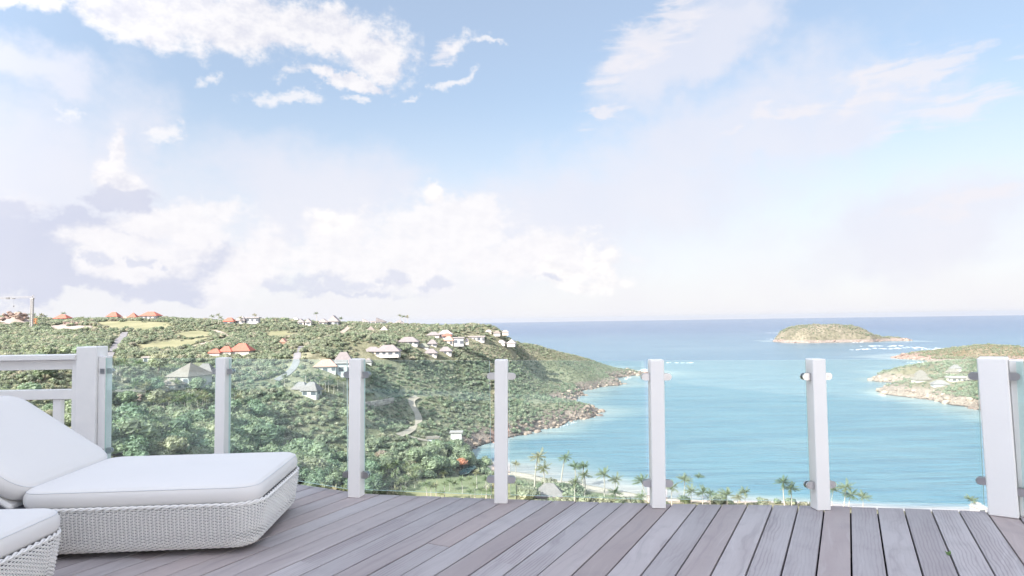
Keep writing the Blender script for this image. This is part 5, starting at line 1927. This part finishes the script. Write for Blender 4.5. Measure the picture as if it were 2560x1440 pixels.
L1 = 'slender palm standing on the green lower lawn between two glass posts'
for (cx, cy, bx, by), lab in nth([(1062, 1210, 1068, 1268), (1078, 1216, 1080, 1268), (1088, 1213, 1090, 1262), (1112, 1211, 1114, 1264), (1122, 1204, 1124, 1230), (1136, 1209, 1138, 1228),
                       (1153, 1199, 1156, 1236), (1173, 1198, 1176, 1214), (1184, 1211, 1187, 1252), (1192, 1182, 1193, 1224), (1214, 1198, 1215, 1252), (1204, 1226, 1205, 1252),
                       (1175, 1230, 1178, 1258), (1105, 1232, 1107, 1264), (1103, 1181, 1106, 1194), (1110, 1184, 1112, 1196), (1240, 1212, 1242, 1254), (1226, 1228, 1228, 1256)], 'slender palm on the green lower lawn, %s crown from the left'):
    palm(cx, cy, bx, by, 1.65, lab, G1)
L2 = 'shaggy palm in the crowded grove left of the lower lawn'
GROVE = [(925, 1195), (938, 1210), (952, 1188), (966, 1215), (978, 1196), (990, 1182), (1000, 1205), (1014, 1196), (1022, 1178), (1035, 1192), (915, 1222), (945, 1230), (985, 1226), (1008, 1228),
               (1016, 1165), (990, 1160), (970, 1170), (945, 1168), (1040, 1172), (812, 1212), (826, 1205), (840, 1216), (850, 1202), (800, 1222), (834, 1228), (857, 1222), (790, 1206), (1136, 1120), (1150, 1112)]
for nm_, keep_ in (('by the second glass post', lambda q: q[0] < 870), ('left of the lower lawn, back row', lambda q: 870 < q[0] < 1100 and q[1] < 1186),
                   ('left of the lower lawn, middle row', lambda q: 870 < q[0] < 1100 and 1186 <= q[1] < 1208), ('left of the lower lawn, front row', lambda q: 870 < q[0] < 1100 and q[1] >= 1208),
                   ('near the flame tree', lambda q: q[0] >= 1100)):
    for (cx, cy), lab in nth([q for q in GROVE if keep_(q)], 'shaggy palm in the grove ' + nm_ + ', %s from the left'):
        palm(cx, cy, cx + 2, cy + 30, 2.0, lab, G2)
L3 = 'small pale palm in the line of young palms under the long garden wall'
for i in range(17):
    cx = 412 + i * 7.0 + rng.uniform(-3, 3)
    cy = 1000 - (i % 3) * 8 + rng.uniform(-5, 5)
    palm(cx, cy, cx + 1, cy + 26, 1.6, 'young pale palm under the long garden wall, %s from the left' % ORD[i], G3)
for (cx, cy, by), lab in nth([(382, 988, 1020), (572, 990, 1020), (585, 978, 1010), (596, 992, 1022), (505, 985, 1010)], 'taller palm standing out of the thicket round the young palms, %s from the left'):
    palm(cx, cy, cx, by, 2.2, lab, 'tall palms in the thicket')
L4 = 'palm in the row beside the white villa above the wooded valley'
for (cx, cy, by), lab in nth([(765, 930, 968), (775, 938, 962), (800, 946, 975), (812, 950, 982), (822, 945, 980), (834, 955, 984), (845, 948, 978), (858, 952, 985), (796, 930, 960), (675, 938, 962), (712, 942, 966)], 'palm around the white villa above the wooded valley, %s from the left'):
    palm(cx, cy, cx, by, 2.0, lab, G4)
L6 = 'tall palm in the cluster right of the asphalt road behind the first pane'
for (cx, cy, by), lab in nth([(275, 905, 945), (283, 903, 950), (290, 907, 948), (300, 904, 940), (312, 902, 932), (345, 908, 930), (400, 950, 970), (440, 955, 978), (372, 958, 985), (338, 962, 985), (362, 965, 990)], 'tall palm behind the first pane around the thatched house, %s from the left'):
    palm(cx, cy, cx, by, 2.4, lab, 'palms around the thatched house')
for cx, cy, by, lab in [(48, 782, 798, 'palm on top of the rubble mound at the far left skyline'), (75, 787, 806, 'palm just left of the crane mast'), (85, 788, 806, 'palm just right of the crane mast'),
                        (103, 788, 806, 'bushy palm between the crane and the red roofed cottage'), (112, 791, 806, 'low palm left of the red roofed cottage on the ridge'), (158, 784, 800, 'palm leaning over the red roofed cottage'),
                        (205, 795, 806, 'small palm on the crest left of the red roofed villas'), (222, 797, 806, 'small palm on the crest nearest the red roofed villas'),
                        (530, 791, 812, 'palm leftmost in the cluster at the ridge villa'), (545, 788, 812, 'tallest palm in the cluster at the ridge villa'), (552, 795, 814, 'dense palm in the cluster at the ridge villa'),
                        (600, 794, 810, 'palm in front of the white roof of the ridge villa'), (636, 788, 806, 'palm at the right end of the ridge villa'),
                        (790, 784, 808, 'tall palm left of the large gabled ridge house'), (852, 796, 808, 'small palm right of the large gabled ridge house'),
                        (999, 789, 806, 'bare wind-bent palm at the end of the ridge, tallest of three'), (1009, 792, 806, 'bare wind-bent palm at the end of the ridge, middle of three'), (1018, 792, 806, 'bare wind-bent palm at the end of the ridge, rightmost of three')]:
    palm(cx, cy, cx + 1, by, 2.0, lab, G5)
# flame tree by the beach
fb = hill.hit(1150, 1176)
ft = tag(empty('flame_tree', fb), 'flame tree covered in orange red flowers at the end of the beach', 'tree')
M_flame = leaf_mat('flame_flower', (0.36, 0.16, 0.10), (0.36, 0.16, 0.10), (0.28, 0.16, 0.10), .45)
o = link('trunk', tr_me[0], ft); o.scale = (4, 4, 3.2)
o = leafball(411, 300, 8, .6, .1).build('crown', M_flame, ft); o.location = (0, 0, 2.6); o.scale = (3.4, 3.4, 2.8)
o = link('blossom_tuft', leafball(412, 60, 3, .6, .14).mesh('blossom_tuft', M_flame), ft); o.location = (-3.4, .5, 1.6); o.scale = (1.5, 1.5, 1.2)
fb2 = hill.hit(955, 1160)
ft2 = tag(empty('flowering_tree', fb2), 'round tree with faded pink crown above the palm grove', 'tree')
M_pinkl = leaf_mat('pink_leaf', (0.20, 0.15, 0.125), (0.20, 0.15, 0.125), (0.18, 0.145, 0.115), .35)
o = link('trunk', tr_me[1], ft2); o.scale = (4, 4, 3.2)
o = leafball(413, 330, 8, .7, .1).build('crown', M_pinkl, ft2); o.location = (0, 0, 2.8); o.scale = (3.2, 3.2, 3.0)

# a weed that has seeded itself in a gap between two planks
wp = at_z(2371, 1388, DECK)
wd_ = MB()
for i in range(9):
    a, r_ = rng.uniform(0, 6.28), rng.uniform(.008, .018)
    wd_.add([(0, 0, -.01), (math.cos(a) * r_ * .5 - .004, math.sin(a) * r_ * .5 + .004, .012), (math.cos(a) * r_, math.sin(a) * r_, .016 + rng.uniform(-.006, .008)), (math.cos(a) * r_ * .5 + .004, math.sin(a) * r_ * .5 - .004, .012)], [(0, 1, 2, 3)])
o = wd_.build('weed', leaf_mat('weed_leaf', (.11, .17, .07), (.11, .17, .07), (.14, .18, .08)))
o.location = wp
tag(o, 'tiny green weed growing in the gap between two deck planks', 'weed')
